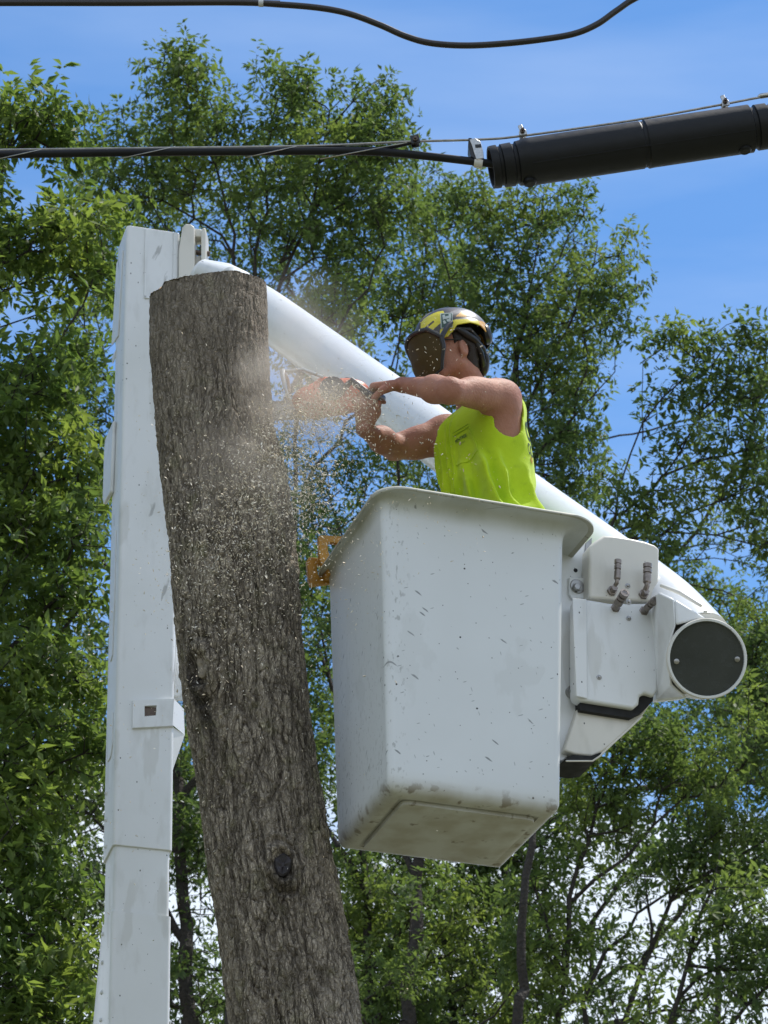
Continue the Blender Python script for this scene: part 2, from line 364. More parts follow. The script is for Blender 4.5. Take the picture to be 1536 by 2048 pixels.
# bark: attributes hb (plate height) and dust
t = MT('bark'); hb = t.n('ShaderNodeAttribute', attribute_name='hb'); vv = t.n('ShaderNodeAttribute', attribute_name='up01')
n1 = t.tex('ShaderNodeTexNoise', 5, 7); n2 = t.tex('ShaderNodeTexNoise', 60, 6, sc=(1, 1, .4)); n3 = t.tex('ShaderNodeTexNoise', 11, 5)
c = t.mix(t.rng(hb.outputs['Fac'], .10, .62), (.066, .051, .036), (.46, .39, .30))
c = t.mix(t.rng(n2.outputs[0], .35, .7, 0, .55), c, (.44, .38, .30))
c = t.mix(t.math('MULTIPLY', t.rng(n3.outputs[0], .55, .72, 0, .5), t.math('SUBTRACT', 1, vv.outputs['Fac'])), c, (.24, .24, .10))
c = t.mix(t.rng(n1.outputs[0], .45, .7, 0, .5), c, (.17, .14, .105))
c = t.mix(t.math('MULTIPLY', vv.outputs['Fac'], .5), c, (.21, .175, .135))
wn = t.n('ShaderNodeVectorMath', operation='ADD'); wa_ = t.n('ShaderNodeVectorMath', operation='SCALE'); wa_.inputs['Scale'].default_value = .045; t.l(t.tex('ShaderNodeTexNoise', 16, 5).outputs['Color'], wa_.inputs[0])
oc = t.n('ShaderNodeTexCoord'); t.l(oc.outputs['Object'], wn.inputs[0]); t.l(wa_.outputs[0], wn.inputs[1]); crk = []
for sc_, zs_ in ((58, .24), (150, .4)):
    mq = t.n('ShaderNodeMapping'); mq.inputs['Scale'].default_value = (1, 1, zs_); t.l(wn.outputs[0], mq.inputs[0]); vq = t.n('ShaderNodeTexVoronoi', feature='DISTANCE_TO_EDGE'); vq.inputs['Scale'].default_value = sc_; t.l(mq.outputs[0], vq.inputs['Vector']); crk.append(t.rng(vq.outputs['Distance'], .0, .13))
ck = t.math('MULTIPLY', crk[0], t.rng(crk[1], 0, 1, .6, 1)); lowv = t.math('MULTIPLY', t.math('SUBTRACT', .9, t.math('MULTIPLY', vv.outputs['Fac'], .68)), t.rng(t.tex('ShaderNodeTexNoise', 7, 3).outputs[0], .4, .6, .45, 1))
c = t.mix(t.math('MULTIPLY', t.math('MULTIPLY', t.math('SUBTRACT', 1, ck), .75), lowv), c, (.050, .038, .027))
st_ = t.n('ShaderNodeAttribute', attribute_name='stain'); c = t.mix(st_.outputs['Fac'], c, (.022, .018, .016))
c = t.mix(t.rng(t.tex('ShaderNodeTexNoise', 13, 6).outputs[0], .62, .70, 0, .4), c, (.42, .38, .26))
t.base(c, .9, spec=.2); ckh = t.math('MULTIPLY', ck, .9); hgt = t.math('ADD', t.math('MULTIPLY', n2.outputs[0], 1.0), t.math('MULTIPLY', t.tex('ShaderNodeTexNoise', 190, 4, sc=(1, 1, .5)).outputs[0], .6)); hgt = t.math('ADD', hgt, ckh); t.bump(hgt, .010, 1.0); BARK = t.m
t = MT('cut_wood'); n1 = t.tex('ShaderNodeTexNoise', 30, 6); t.base(t.mix(n1.outputs[0], (.42, .26, .12), (.62, .46, .27)), .8); t.bump(n1.outputs[0], .003); WOOD = t.m
SCAR = simple('grey_heartwood', (.33, .28, .21), .85, 0, .5, 60, .003)
KNOT = simple('black_knot', (.035, .028, .03), .6, 0, .6, 40, .004)

def leafmat(name, c1, c2, c3, tr=.52):
    t = MT(name); a = t.n('ShaderNodeAttribute', attribute_name='tint'); b = t.n('ShaderNodeAttribute', attribute_name='clump')
    c = t.mix(a.outputs['Fac'], c1, c2); c = t.mix(t.rng(b.outputs['Fac'], .55, 1.0, 0, .8), c, c3)
    t.base(c, .55, spec=.3)
    tl = t.n('ShaderNodeBsdfTranslucent'); tcx = t.n('ShaderNodeMix', data_type='RGBA', blend_type='MULTIPLY'); tcx.inputs[0].default_value = 1
    t.l(c, tcx.inputs[6]); tcx.inputs[7].default_value = (1.8, 1.85, .95, 1); t.l(tcx.outputs[2], tl.inputs['Color'])
    mx = t.n('ShaderNodeMixShader'); mx.inputs[0].default_value = tr; t.l(t.b.outputs[0], mx.inputs[1]); t.l(tl.outputs[0], mx.inputs[2]); t.l(mx.outputs[0], t.o.inputs[0])
    return t.m
LEAF_A = leafmat('leaf_mid_green', (.068, .105, .044), (.112, .158, .060), (.172, .218, .070))
LEAF_B = leafmat('leaf_deep_green', (.058, .094, .044), (.098, .140, .058), (.148, .190, .066))
LEAF_C = leafmat('leaf_fresh_green', (.074, .118, .042), (.126, .176, .056), (.184, .232, .066))
TBARK = simple('tree_bark', (.052, .043, .035), .95, 0, .7, 38, .02)

SKIN = MT('skin'); n1 = SKIN.tex('ShaderNodeTexNoise', 9, 5); n2 = SKIN.tex('ShaderNodeTexNoise', 120, 3)
SKIN.base(SKIN.mix(SKIN.rng(n1.outputs[0], .35, .7), (.44, .215, .145), (.33, .140, .092)), .62, spec=.3)
SKIN.b.inputs['Subsurface Weight'].default_value = .12; SKIN.b.inputs['Subsurface Radius'].default_value = (.02, .008, .004); SKIN.b.inputs['Subsurface Scale'].default_value = .5
n5 = SKIN.tex('ShaderNodeTexNoise', 45, 6); SKIN.bump(SKIN.math('ADD', n2.outputs[0], n5.outputs[0]), .0035, .6); SKIN = SKIN.m
t = MT('safety_yellow_cotton'); n1 = t.tex('ShaderNodeTexNoise', 7, 5); n2 = t.tex('ShaderNodeTexNoise', 350, 2); n3 = t.tex('ShaderNodeTexNoise', 28, 6)
c = t.mix(t.rng(n1.outputs[0], .35, .75), (.56, .75, .022), (.40, .58, .018)); c = t.mix(t.rng(n3.outputs[0], .6, .8, 0, .35), c, (.22, .36, .03))
t.base(c, .85, spec=.2); t.bump(t.math('ADD', n2.outputs[0], t.math('MULTIPLY', n3.outputs[0], 3)), .0016, .6); t.b.inputs['Sheen Weight'].default_value = .2; SHIRT = t.m
SHIRTD = simple('pocket_cotton', (.30, .52, .015), .85, 0, .3, 15, .002)
INKG = simple('dark_green_ink', (.02, .07, .035), .7); INKO = simple('orange_ink', (.62, .30, .02), .7)
PANTS = simple('work_trousers', (.05, .055, .06), .85, 0, .3, 30, .003); LEATHER = simple('boot_leather', (.09, .05, .03), .6)
HAIR = simple('dark_brown_hair', (.03, .02, .015), .6, 0, .5, 200, .003)
t = MT('helmet_gloss_black'); t.base((.06, .050, .046), .42); t.b.inputs['Coat Weight'].default_value = .15; HBLK = t.m
HYEL = simple('helmet_yellow', (.80, .68, .04), .28, 0, .15, 20); HORG = simple('helmet_orange', (.85, .48, .14), .28, 0, .15, 20)
HGRY = simple('helmet_grey', (.30, .28, .27), .3, 0, .3, 30); HSTK = simple('sticker_dark_green', (.05, .11, .08), .4); HWHT = simple('sticker_white', (.62, .68, .64), .45)
PLAST = simple('black_plastic', (.018, .018, .02), .38, 0, .3, 40)
t = MT('visor_mesh'); c = t.tex('ShaderNodeTexNoise', 14, 3); t.base(t.mix(c.outputs[0], (.055, .036, .011), (.085, .058, .020)), .7, .0, spec=.2)
tp = t.n('ShaderNodeBsdfTransparent'); mx = t.n('ShaderNodeMixShader'); mx.inputs[0].default_value = .93; t.l(tp.outputs[0], mx.inputs[1]); t.l(t.b.outputs[0], mx.inputs[2]); t.l(mx.outputs[0], t.o.inputs[0]); VISOR = t.m
SAWO = simple('saw_orange', (.75, .14, .04), .42, 0, .3, 20); CHAINM = simple('chain_steel', (.30, .30, .30), .35, .9)
WPL = simple('grey_white_plastic', (.62, .63, .63), .4)
t = MT('wood_chip'); a = t.n('ShaderNodeAttribute', attribute_name='tint'); t.base(t.mix(a.outputs['Fac'], (.70, .58, .40), (.94, .89, .78)), .8); CHIP = t.m
# ------------------------------------------------------------ ground
v = []; n = 60
gx = np.linspace(-1, 1, n) ** 3 * 3000; X, Y = np.meshgrid(gx, gx, indexing='ij'); Zz = np.where(np.hypot(X, Y) > 60, .6 * np.sin(X * .01) * np.cos(Y * .013), 0)
Vg = np.stack([X, Y, Zz], -1).reshape(-1, 3); ii = np.arange(n * n).reshape(n, n)
Fg = np.stack([ii[:-1, :-1], ii[1:, :-1], ii[1:, 1:], ii[:-1, 1:]], -1).reshape(-1, 4)
t = MT('lawn'); n1 = t.tex('ShaderNodeTexNoise', .6, 8); n2 = t.tex('ShaderNodeTexNoise', 30, 4)
t.base(t.mix(n2.outputs[0], t.mix(n1.outputs[0], (.08, .092, .045), (.13, .125, .075)), (.17, .165, .10)), .95); t.bump(n2.outputs[0], .03)
tag(fast('ground', Vg, Fg, t.m), kind='structure')

# ------------------------------------------------------------ aerial lift
TH = R(18.69); UX, UY = vert_frame(TH); BO = np.array([.015, 8.430, 1.6 + 3.581])      # bucket frame, bottom front left corner
BW, BD, BT, BH = .562, .515, .033, 1.015
TT = R(15.5); TX, TY = vert_frame(TT)
TOPC = P(255, 451, 11.0); BOTC = P(219, 2048, 11.0); SL = (TOPC - BOTC) / (TOPC[2] - BOTC[2])
BASEC = BOTC + SL * (-BOTC[2] + .9)
lift = thing('aerial_lift', 'white bucket lift with square mast, round upper boom and open work bucket', 'bucket lift', (BASEC[0], BASEC[1], 0))
TW, TD = .232, .205
def tower(z0, z1, grow, skew=0, flare=0, c=.016, nm='lower_boom', mat=WHITE, parent=None, bottom_skew=0):
    rings = []
    for z, g, sk, fl in (((z0, grow, bottom_skew, flare), (z1 - .48, grow, 0, flare), (z1, grow, skew, 0)) if flare else ((z0, grow, bottom_skew, 0), (z1, grow, skew, 0))):
        o = BOTC + SL * (z - BOTC[2]); r = []
        for (a, b, s0, e0) in ((0, 0, 180, 270), (1, 0, 270, 360), (1, 1, 0, 90), (0, 1, 90, 180)):
            cx = (TW + g - c) if a else (c - g); cy = (TD + fl + g - c) if b else (c - g)
            for k in range(5):
                q = R(s0 + (e0 - s0) * k / 4); x = cx + c * math.cos(q); y = cy + c * math.sin(q)
                r.append(o + TX * x + TY * y + Z * (sk * (y / TD)))
        rings.append(r)
    m = MB(); m.loft(rings); return m
zseam = P(225, 1690, 11.0)[2]; zlow = P(228, 1822, 11.0)[2]; ztop = TOPC[2]
m = tower(zlow - .02, zseam + .03, -.004); m2 = tower(.9, zlow, .003, flare=.20)
lb = build('lower_boom', m2, WHITE, lift)
build('boom_section', m, WHITE, lb)
cover = build('boom_cover', tower(zseam, ztop, .004, skew=0, bottom_skew=0), WHITE, lb, bevel=.003)
m = MB(); pb = np.array([BASEC[0] + .1, BASEC[1] + .1, 0]); m.lathe(pb, Z, [(.0, .45), (.08, .45), (.1, .3), (.6, .27), (.95, .2)], 32); build('pedestal', m, WHITE, lift)
NF = nrm(np.cross(SL, TX)); NF = NF * np.sign(np.dot(NF, TY)); NS = nrm(np.cross(TY, SL)); NS = NS * np.sign(np.dot(NS, TX))
def TP(px, py, off=.0):               # a point on the mast's front face
    return hit(px, py, TOPC - NF * (.004 + off), NF)
def TS(px, py, off=.0): return hit(px, py, TOPC - NS * (.004 + off), NS)   # on its left face
def plate(mb, pts, off, th, nv):
    mb.prism(pts, -nv * th)
m = MB(); plate(m, [TP(290, 458), TP(293.5, 459), TP(292, 597), TP(288, 596)], 0, .006, TY); plate(m, [TP(288, 592), TP(299, 594), TP(299, 598), TP(288, 597)], 0, .006, TY)
build('edge_bead', m, WHITE, cover)
m = MB(); plate(m, [TP(347, 466), TP(355, 467.5), TP(354, 600), TP(345, 600)], 0, .007, TY); build('edge_flange', m, WHITE, cover)
m = MB(); m.prism([TS(247, 500), TS(235, 527), TS(225, 690), TS(238, 672)], -TX * .005)
m.prism([TS(233, 700), TS(226, 712), TS(226, 728), TS(230, 720)], -TX * .004); build('side_plate', m, WHITE, cover, bevel=.002)
m = MB(); m.prism([TS(233, 1060), TS(225, 1075), TS(222, 1190), TS(222, 1325), TS(226, 1310), TS(230, 1200)], -TX * .004)
m.prism([TS(227, 1425), TS(220, 1440), TS(217, 1510), TS(216, 1525), TS(222, 1515), TS(226, 1490)], -TX * .004); build('side_plate', m, WHITE, cover, bevel=.002)
m = MB(); m.prism([TS(233, 842), TS(217, 880), TS(215, 900), TS(212, 1000), TS(214, 1010), TS(228, 985)], -TX * .016); build('side_box', m, WHITE, lb, bevel=.006)
for px, py in ((213, 1586), (213, 1640), (212, 1693), (205.5, 1868), (204.5, 1925), (203.5, 1985), (202, 2040)):
    m = MB(); m.lathe(TS(px, py), -TX, [(-.002, .009), (.003, .009), (.007, .005)], 10); build('rivet', m, WHITE, lb)
# tool bracket half way up the mast
br = MB(); A = [TP(265, 1404, .02), TP(346, 1401, .02), TP(372, 1407, .02), TP(375, 1475, .02)]
a0, a1, a2, a3 = TP(265, 1402), TP(347, 1400), TP(344, 1452), TP(264, 1456)
def hollow(mb, q, hole, th, nv):      # plate q (4 pts) with a rectangular hole (4 pts), same winding
    vs = [*q, *hole]; vs += [p - nv * th for p in vs]
    fs = []
    for i in range(4):
        j = (i + 1) % 4
        fs += [(i, j, 4 + j, 4 + i), (8 + i, 12 + i, 12 + j, 8 + j), (i, 8 + i, 8 + j, j), (4 + i, 4 + j, 12 + j, 12 + i)]
    mb.add(vs, fs)
hollow(br, [a0, a1, a2, a3], [TP(288, 1414), TP(312, 1413), TP(311, 1433), TP(288, 1435)], .012, TY)
o_ = -TY * .012
e1 = a1 + TX * .055 + TY * .07; e2 = a2 + TX * .065 + TY * .07
br.prism([a1 + o_, e1, e2, a2 + o_], TX * .004 + TY * .006)
br.prism([a3 + o_, a2 + o_, a2 + TX * .05 + TY * .12 - Z * .02, a3 + TY * .12 - Z * .0], Z * -.004)
wv = TP(338, 1532); br.prism([a2, e2, TP(372, 1470) + TY * .1, TP(352, 1528) + TY * .1, wv + TY * .03], TX * .003 + TY * .004)
build('tool_bracket', br, WHITE, lb, bevel=.002)
m = MB(); m.box(TP(300, 1424, .0015), (TX, TY, Z), (.027, .001, .022)); build('bracket_void', m, RUSTY, lb)
m = MB()
for k in range(4):
    pts = [TP(338 + 3 * k, 1150 + 30 * k, -.06 - .02 * k), TP(342 + 4 * k, 1250, -.06 - .02 * k), TP(340 + 5 * k, 1340, -.06), TP(348 + 5 * k, 1375, -.05), TP(343 + 2 * k, 1392, -.05)]
    pts = [p + TX * .01 for p in pts]; m.tube(pts, .009, 8)
m.prism([TP(337, 1090, -.08), TP(346, 1095, -.08), TP(366, 1400, -.08), TP(338, 1400, -.08)], TY * .01)
build('hydraulic_hose', m, WHITE, lb)

# elbow: two cheek plates on a pivot beside the mast top, then the tube casting
EY = 11.05
ELB = np.array([P(385, 500, EY), P(405, 540, EY)])
m = MB()
def cheek(xa, off, top=447):
    pts = []
    prof = [(357, 560), (357, 500), (361, 472), (364, 456), (371, 447), (383, 447), (389, 452), (389, 560)]
    return [P(x + xa, y, EY + off) for x, y in prof]
m.prism([P(x, y, EY - .02) for x, y in [(356, 600), (357, 500), (361, 474), (364, 455), (371, 447), (382, 448), (389, 454), (389, 600)]], np.array([.008, .075, 0]))
m.prism([P(x, y, EY - .02) for x, y in [(402, 600), (402, 462), (405, 455), (411, 455), (412, 470), (411, 530), (407, 600)]], np.array([.008, .09, 0]))
m.prism([P(x, y, EY + .03) for x, y in [(389, 600), (389, 512), (402, 510), (402, 600)]], np.array([0, .02, 0]))
m.prism([P(x, y, EY + .00) for x, y in [(386, 472), (386, 456), (404, 458), (404, 474)]], np.array([0, .07, 0]))
elb = build('elbow_link', m, CREAM, lift, bevel=.006, seg=3)
m = MB(); m.tube([P(350, 500, EY + .03), P(420, 508, EY + .03)], .012, 12); build('pivot_pin', m, RUSTY, elb)
# upper boom tube
axis_px = [(418, 566, 12.95, .088), (470, 590, 12.9, .098), (520, 618, 12.75, .104), (650, 712, 12.3, .106), (850, 857, 11.55, .108), (1060, 1015, 10.85, .112), (1200, 1120, 10.35, .118), (1330, 1222, 9.98, .124), (1392, 1290, 9.80, .124)]
def PD(px, py, d): return CAM + ray(px, py) * d
ax = np.array([PD(a, b, d) for a, b, d, r in axis_px]); rr = np.array([r for *_, r in axis_px])
tt = np.linspace(0, len(ax) - 1, 60); axs = np.stack([np.interp(tt, range(len(ax)), ax[:, i]) for i in range(3)], 1); rrs = np.interp(tt, range(len(ax)), rr)
for _ in range(6): axs[1:-1] = (axs[:-2] + axs[1:-1] * 2 + axs[2:]) / 4
m = MB(); m.tube(axs, rrs, 48); ub = build('upper_boom', m, WHITE2, lift)
m = MB()                                               # cast collar where the tube leaves the elbow
m.tube(np.array([PD(400, 556, 12.98), PD(440, 572, 12.93), PD(470, 588, 12.88), PD(500, 608, 12.8)]), [.085, .105, .108, .103], 40); m.tube(np.array([PD(405, 545, 12.93), PD(450, 562, 12.86), PD(475, 590, 12.84)]), [.055, .07, .03], 24)
build('tube_collar', m, WHITE, ub)
# boom tip: drum with inspection disc
TC = PD(1414, 1317, 9.62); tn = nrm(-ray(1414, 1317) + RT * .16 + Z * .06)
m = MB(); m.lathe(TC, -tn, [(.010, .112), (-.002, .127), (.004, .130), (.022, .130), (.026, .1265), (.07, .127), (.16, .125), (.30, .115), (.42, .08)], 64)
tip = build('tip_drum', m, CREAM, ub)
m = MB(); m.lathe(TC - tn * .004, -tn, [(0, .120), (.006, .121)], 64)
t = MT('smoked_cover'); n1 = t.tex('ShaderNodeTexNoise', 7, 6); n2 = t.tex('ShaderNodeTexNoise', 40, 6); t.base(t.mix(n1.outputs[0], (.022, .027, .026), (.06, .066, .062)), t.rng(n2.outputs[0], .3, .7, .12, .35)); t.bump(n1.outputs[0], .01, .3); DISC = t.m
disc = build('end_cover', m, DISC, tip)
aa = nrm(np.cross(tn, Z)); bb = np.cross(aa, tn)
m = MB(); m.lathe(TC - tn * .004, tn, [(.0, .1205), (.0, .1275), (.010, .1275), (.010, .1205), (.0, .1195)], 64, cap=False); build('cover_ring', m, WHITE, tip)
for sx_, sy_ in ((-.098, .0), (.098, -.012)):
    m = MB(); m.lathe(TC - tn * .003 - aa * sx_ * -1 + bb * sy_, tn, [(0, .009), (.004, .009), (.006, .006)], 12); build('cover_screw', m, STEEL, disc)
# casting between drum and control head
CP = BO + UY * .10                                    # control panel plane
def CPt(px, py, off=0): return hit(px, py, CP - UY * off, UY)
m = MB(); bk_ = -tn * .16; A_ = [PD(1317, 1183, 9.70), PD(1350, 1198, 9.67), PD(1412, 1236, 9.665), PD(1352, 1250, 9.635), PD(1338, 1300, 9.63), PD(1345, 1368, 9.63), PD(1376, 1396, 9.64), PD(1317, 1402, 9.70), PD(1316, 1395, 9.70)]
m.prism([A_[0], A_[1], A_[3], A_[4], A_[5], A_[6], A_[7], A_[8]], bk_); m.prism([A_[1], A_[2], A_[3] + tn * .004], bk_ * .9)
build('tip_casting', m, WHITE, ub, bevel=.008, seg=3)
m = MB(); m.tube(np.array([PD(1322, 1171, 9.80), PD(1360, 1186, 9.74), PD(1403, 1212, 9.68)]), [.006, .007, .006], 8); m.lathe(PD(1411, 1228, 9.62), nrm(Z - .4 * FW), [(0, .017), (.003, .017), (.004, .007), (.012, .007)], 10)
build('cast_ledge', m, CREAM, ub)

# platform mount behind the bucket and control head
PM = BO + UY * .16
def PMt(px, py, off=0): return hit(px, py, PM - UY * off, UY)
m = MB(); m.prism([PMt(1100, 1040), PMt(1172, 1082), PMt(1164, 1150), PMt(1160, 1300), PMt(1159, 1493), PMt(1126, 1521), PMt(1095, 1521)], UY * .03)
mount = build('platform_mount', m, WHITE, lift, bevel=.003)
for q_ in ((1151, 1141), (1143, 1338)):
    m = MB(); m.lathe(PMt(*q_), -UY, [(-.001, .007), (.0025, .007)], 12); build('mount_hole', m, DARK, mount)
m = MB(); m.prism([PMt(1172, 1085, .002), PMt(1184, 1075, .002), PMt(1180, 1156, .002), PMt(1165, 1156, .002)], UY * .02); build('mount_strip', m, STEEL, mount)
for (bx, by, r_) in ((1152, 1176, .026), (1143, 1386, .022)):
    m = MB(); m.lathe(PMt(bx, by), -UY, [(0, r_), (.012, r_), (.014, r_ * .9), (.014, r_ * .62), (.018, r_ * .62)], 28)
    m.lathe(PMt(bx, by, .018), -UY, [(0, r_ * .52), (.010, r_ * .52), (.013, r_ * .40)], 6); build('pivot_bolt', m, STEEL, mount)
m = MB(); m.prism([PMt(1136, 1157, .001), PMt(1180, 1157, .001), PMt(1180, 1200, .001), PMt(1142, 1200, .001), PMt(1136, 1190, .001)], -UY * .010); build('pivot_lug', m, WHITE, mount, bevel=.003)
# panels: rounded sheet metal
def CQ(px, py, off=0): return CPt(px, py, off)
m = MB(); m.prism([CQ(1178, 1196), CQ(1178, 1092), CQ(1188, 1083), CQ(1207, 1070), CQ(1230, 1071), CQ(1262, 1076), CQ(1290, 1082), CQ(1310, 1089), CQ(1320, 1097), CQ(1319, 1106), CQ(1317, 1204)], UY * .13)
head = build('control_head', m, CREAM, lift, bevel=.010, seg=4)
m = MB(); m.prism([CQ(1150, 1198, .008), CQ(1179, 1199, .008), CQ(1220, 1206, .008), CQ(1317, 1206, .008), CQ(1316, 1380, .008), CQ(1308, 1392, .008), CQ(1290, 1386, .008), CQ(1280, 1392, .008), CQ(1278, 1408, .008), CQ(1268, 1417, .008), CQ(1160, 1400, .008), CQ(1150, 1390, .008)], UY * .05)
cov = build('control_cover', m, WHITE, head, bevel=.009, seg=4)
m = MB(); m.prism([CQ(1144, 1197, .016), CQ(1172, 1199, .012), CQ(1174, 1398, .012), CQ(1152, 1393, .016)], -UY * .004); build('cover_flange', m, WHITE, cov, bevel=.002)
m = MB(); m.prism([CQ(1160, 1395, -.01), CQ(1306, 1380, -.01), CQ(1306, 1402, -.01), CQ(1284, 1425, -.01), CQ(1262, 1436, -.01), CQ(1160, 1420, -.01)], UY * .04); build('head_opening', m, DARK, head)
m = MB(); pr = [(1160, 1408), (1284, 1430), (1300, 1408), (1285, 1432), (1250, 1463), (1222, 1487), (1200, 1510), (1188, 1521), (1150, 1523), (1140, 1515), (1158, 1490)]
m.prism([CQ(x, y, -.03) for x, y in [(1160, 1404), (1200, 1409), (1240, 1415), (1282, 1422), (1306, 1400), (1284, 1433), (1250, 1465), (1222, 1490), (1205, 1503), (1185, 1512), (1150, 1508), (1128, 1500)]], UY * .13)
build('head_body', m, CREAM, head, bevel=.008, seg=3)
m = MB(); m.prism([CQ(x, y, -.02) for x, y in [(1130, 1518), (1146, 1510), (1180, 1512), (1204, 1504), (1192, 1521), (1170, 1524)]], UY * .14); build('body_underside', m, DARK, head)
m = MB(); m.tube([CQ(1284, 1433, -.015), CQ(1250, 1465, -.015), CQ(1222, 1490, -.015), CQ(1200, 1512, -.015), CQ(1185, 1522, -.015), CQ(1132, 1522, -.015)], .003, 8); build('body_edge', m, CREAM, head)
for (x, y) in ((1255, 1172), (1257, 1204), (1257, 1237), (1198, 1355)):
    o = .0 if y < 1200 else .008
    m = MB(); m.lathe(CQ(x, y, o), -UY, [(0, .009), (.002, .009), (.003, .005), (.008, .005), (.009, .003)], 12); build('panel_screw', m, STEEL, head)
def coupling(base, mid, tip_, r, offs):
    rt = build_empty = None
    b = CQ(*base, offs[0]); c_ = CQ(*mid, offs[1]); e = CQ(*tip_, offs[2]); m = MB()
    m.lathe(CQ(*base, 0), -UY, [(-.002, .017), (.010, .017), (.012, .012), (.03, .011)], 6)
    m.tube([b, b * .4 + c_ * .6, c_, c_ + (e - c_) * .12], r * .62, 12)
    d = nrm(e - c_); L = np.linalg.norm(e - c_)
    m.lathe(c_ + d * L * .12, d, [(0, r * .7), (.004, r * .95), (L * .38, r * .95), (L * .39, r * .72), (L * .47, r * .72), (L * .48, r), (L * .62, r), (L * .63, r * .8), (L * .7, r * .8), (L * .71, r * 1.02), (L * .88, r * 1.02), (L * .88, r * .6), (L * .86, r * .55)], 18)
    return m
for a in (((1223, 1183), (1234, 1165), (1236, 1120), .0115, (.01, .035, .04)), ((1286, 1190), (1294, 1172), (1295, 1128), .0145, (.01, .035, .04)),
          ((1229, 1218), (1233, 1212), (1250, 1185), .0155, (.008, .03, .10)), ((1286, 1224), (1291, 1219), (1310, 1200), .0125, (.008, .03, .10))):
    build('hose_coupling', coupling(*a), [simple('coupling_steel', (.30, .26, .23), .36, .85, .4, 80)] , head)

# ------------------------------------------------------------ bucket
def rring(w0, w1, d0, d1, r, z, n=10):     # rounded rectangle in bucket coordinates
    out = []
    for (cx, cy, s0) in ((w0 + r, d0 + r, 180), (w1 - r, d0 + r, 270), (w1 - r, d1 - r, 0), (w0 + r, d1 - r, 90)):
        for k in range(n + 1):
            q = R(s0 + 90 * k / n); out.append((cx + r * math.cos(q), cy + r * math.sin(q), z))
    res = []                               # add points along the straight runs for even shading
    for i in range(len(out)):
        a, b = np.array(out[i]), np.array(out[(i + 1) % len(out)]); L = np.linalg.norm(b - a); res.append(a)
        if L > .1:
            for k in range(1, 10): res.append(a + (b - a) * k / 10)
    return np.array(res)
def bring(o, z, r0=.020):
    t_ = BT * z / BH; ol, orr, of = (o * .40, o * 1.22, o * .9) if o > 0 else (o, o, o); return rring(-t_ - ol, BW + t_ + orr, -t_ - of, BD + t_ + of, max(.006, r0 + o * .9 + .012 * z), z)
prof = [(-.060, .010), (-.052, .0), (-.03, .0), (-.016, .004), (-.006, .014), (0, .03)] + [(0, z) for z in np.linspace(.08, .93, 14)] + [(.001, .95), (.004, .968), (.012, .983), (.026, .992), (.05, .996), (.070, .994)]
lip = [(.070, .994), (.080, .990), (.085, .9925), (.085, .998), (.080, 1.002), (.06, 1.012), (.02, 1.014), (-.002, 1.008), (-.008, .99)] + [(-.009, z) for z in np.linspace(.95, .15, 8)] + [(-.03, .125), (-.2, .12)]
rings = [bring(o, z) for o, z in prof]
bot = rring(.085, BW - .085, .085, BD - .085, .02, -.004); b2 = rring(.075, BW - .075, .075, BD - .075, .02, .010)
def world(r): return BO + r[:, :1] * UX + r[:, 1:2] * UY + r[:, 2:] * Z
def loftmesh(name, rings, mat, parent, cap0=True, cap1=False, attrs=True):
    n = len(rings[0]); V = np.concatenate(rings); k = len(rings)
    q = [[i * n + j, i * n + (j + 1) % n, (i + 1) * n + (j + 1) % n, (i + 1) * n + j] for i in range(k - 1) for j in range(n)]
    me = bpy.data.meshes.new(name); fs = [tuple(x) for x in q]
    if cap0: fs.append(tuple(range(n))[::-1])
    if cap1: fs.append(tuple(range((k - 1) * n, k * n)))
    me.from_pydata([tuple(x) for x in world(V)], [], fs); me.update()
    a = me.attributes.new('bc', 'FLOAT_VECTOR', 'POINT'); a.data.foreach_set('vector', V.astype(np.float32).ravel())
    return link(name, me, mat, parent, smooth=50)
inner = rring(.13, BW - .13, .13, BD - .13, .02, .010)
bk = loftmesh('work_bucket', [rring(.05, BW - .05, .05, BD - .05, .03, .004)] + rings[0:0] + [bring(o, z) for o, z in prof[1:]], GEL, lift)
loftmesh('bucket_lip', [bring(o, z) for o, z in lip], LIP, bk, cap0=False, cap1=True)
m = [rring(.065, BW - .055, .060, BD - .05, .03, .003), rring(.067, BW - .057, .062, BD - .052, .03, -.010), rring(.085, BW - .075, .080, BD - .07, .03, -.014)]
loftmesh('base_panel', m[::-1], GEL, bk, cap0=True)
# ochre tool hooks on the far left corner
hp = BO - UX * .075 + UY * .50
def HK(px, py, off=0): return hit(px, py, hp + UY * off, UY)
m = MB()
def ringplate(mb, outer, inn, off, vec):
    n = len(outer); vs = [HK(*p, off) for p in outer] + [HK(*p, off) for p in inn]; vs += [v_ + vec for v_ in vs]; fs = []
    for i in range(n):
        j = (i + 1) % n; fs += [(i, j, n + j, n + i), (2 * n + i, 3 * n + i, 3 * n + j, 2 * n + j), (i, 2 * n + i, 2 * n + j, j), (n + i, n + j, 3 * n + j, 3 * n + i)]
    mb.add(vs, fs)
ringplate(m, [(637, 1074), (640, 1070), (690, 1072), (690, 1130), (645, 1132), (640, 1122)], [(656, 1086), (658, 1084), (674, 1086), (674, 1108), (664, 1118), (656, 1100)], 0, UY * .02)
ringplate(m, [(614, 1122), (618, 1114), (662, 1118), (668, 1165), (622, 1171), (618, 1160)], [(634, 1130), (640, 1128), (652, 1130), (654, 1152), (640, 1154), (636, 1146)], .05, UY * .02)
m.prism([HK(655, 1118), HK(700, 1118), HK(700, 1150), HK(655, 1150)], UY * .07)
build('tool_hook', m, YEL, bk, bevel=.003)

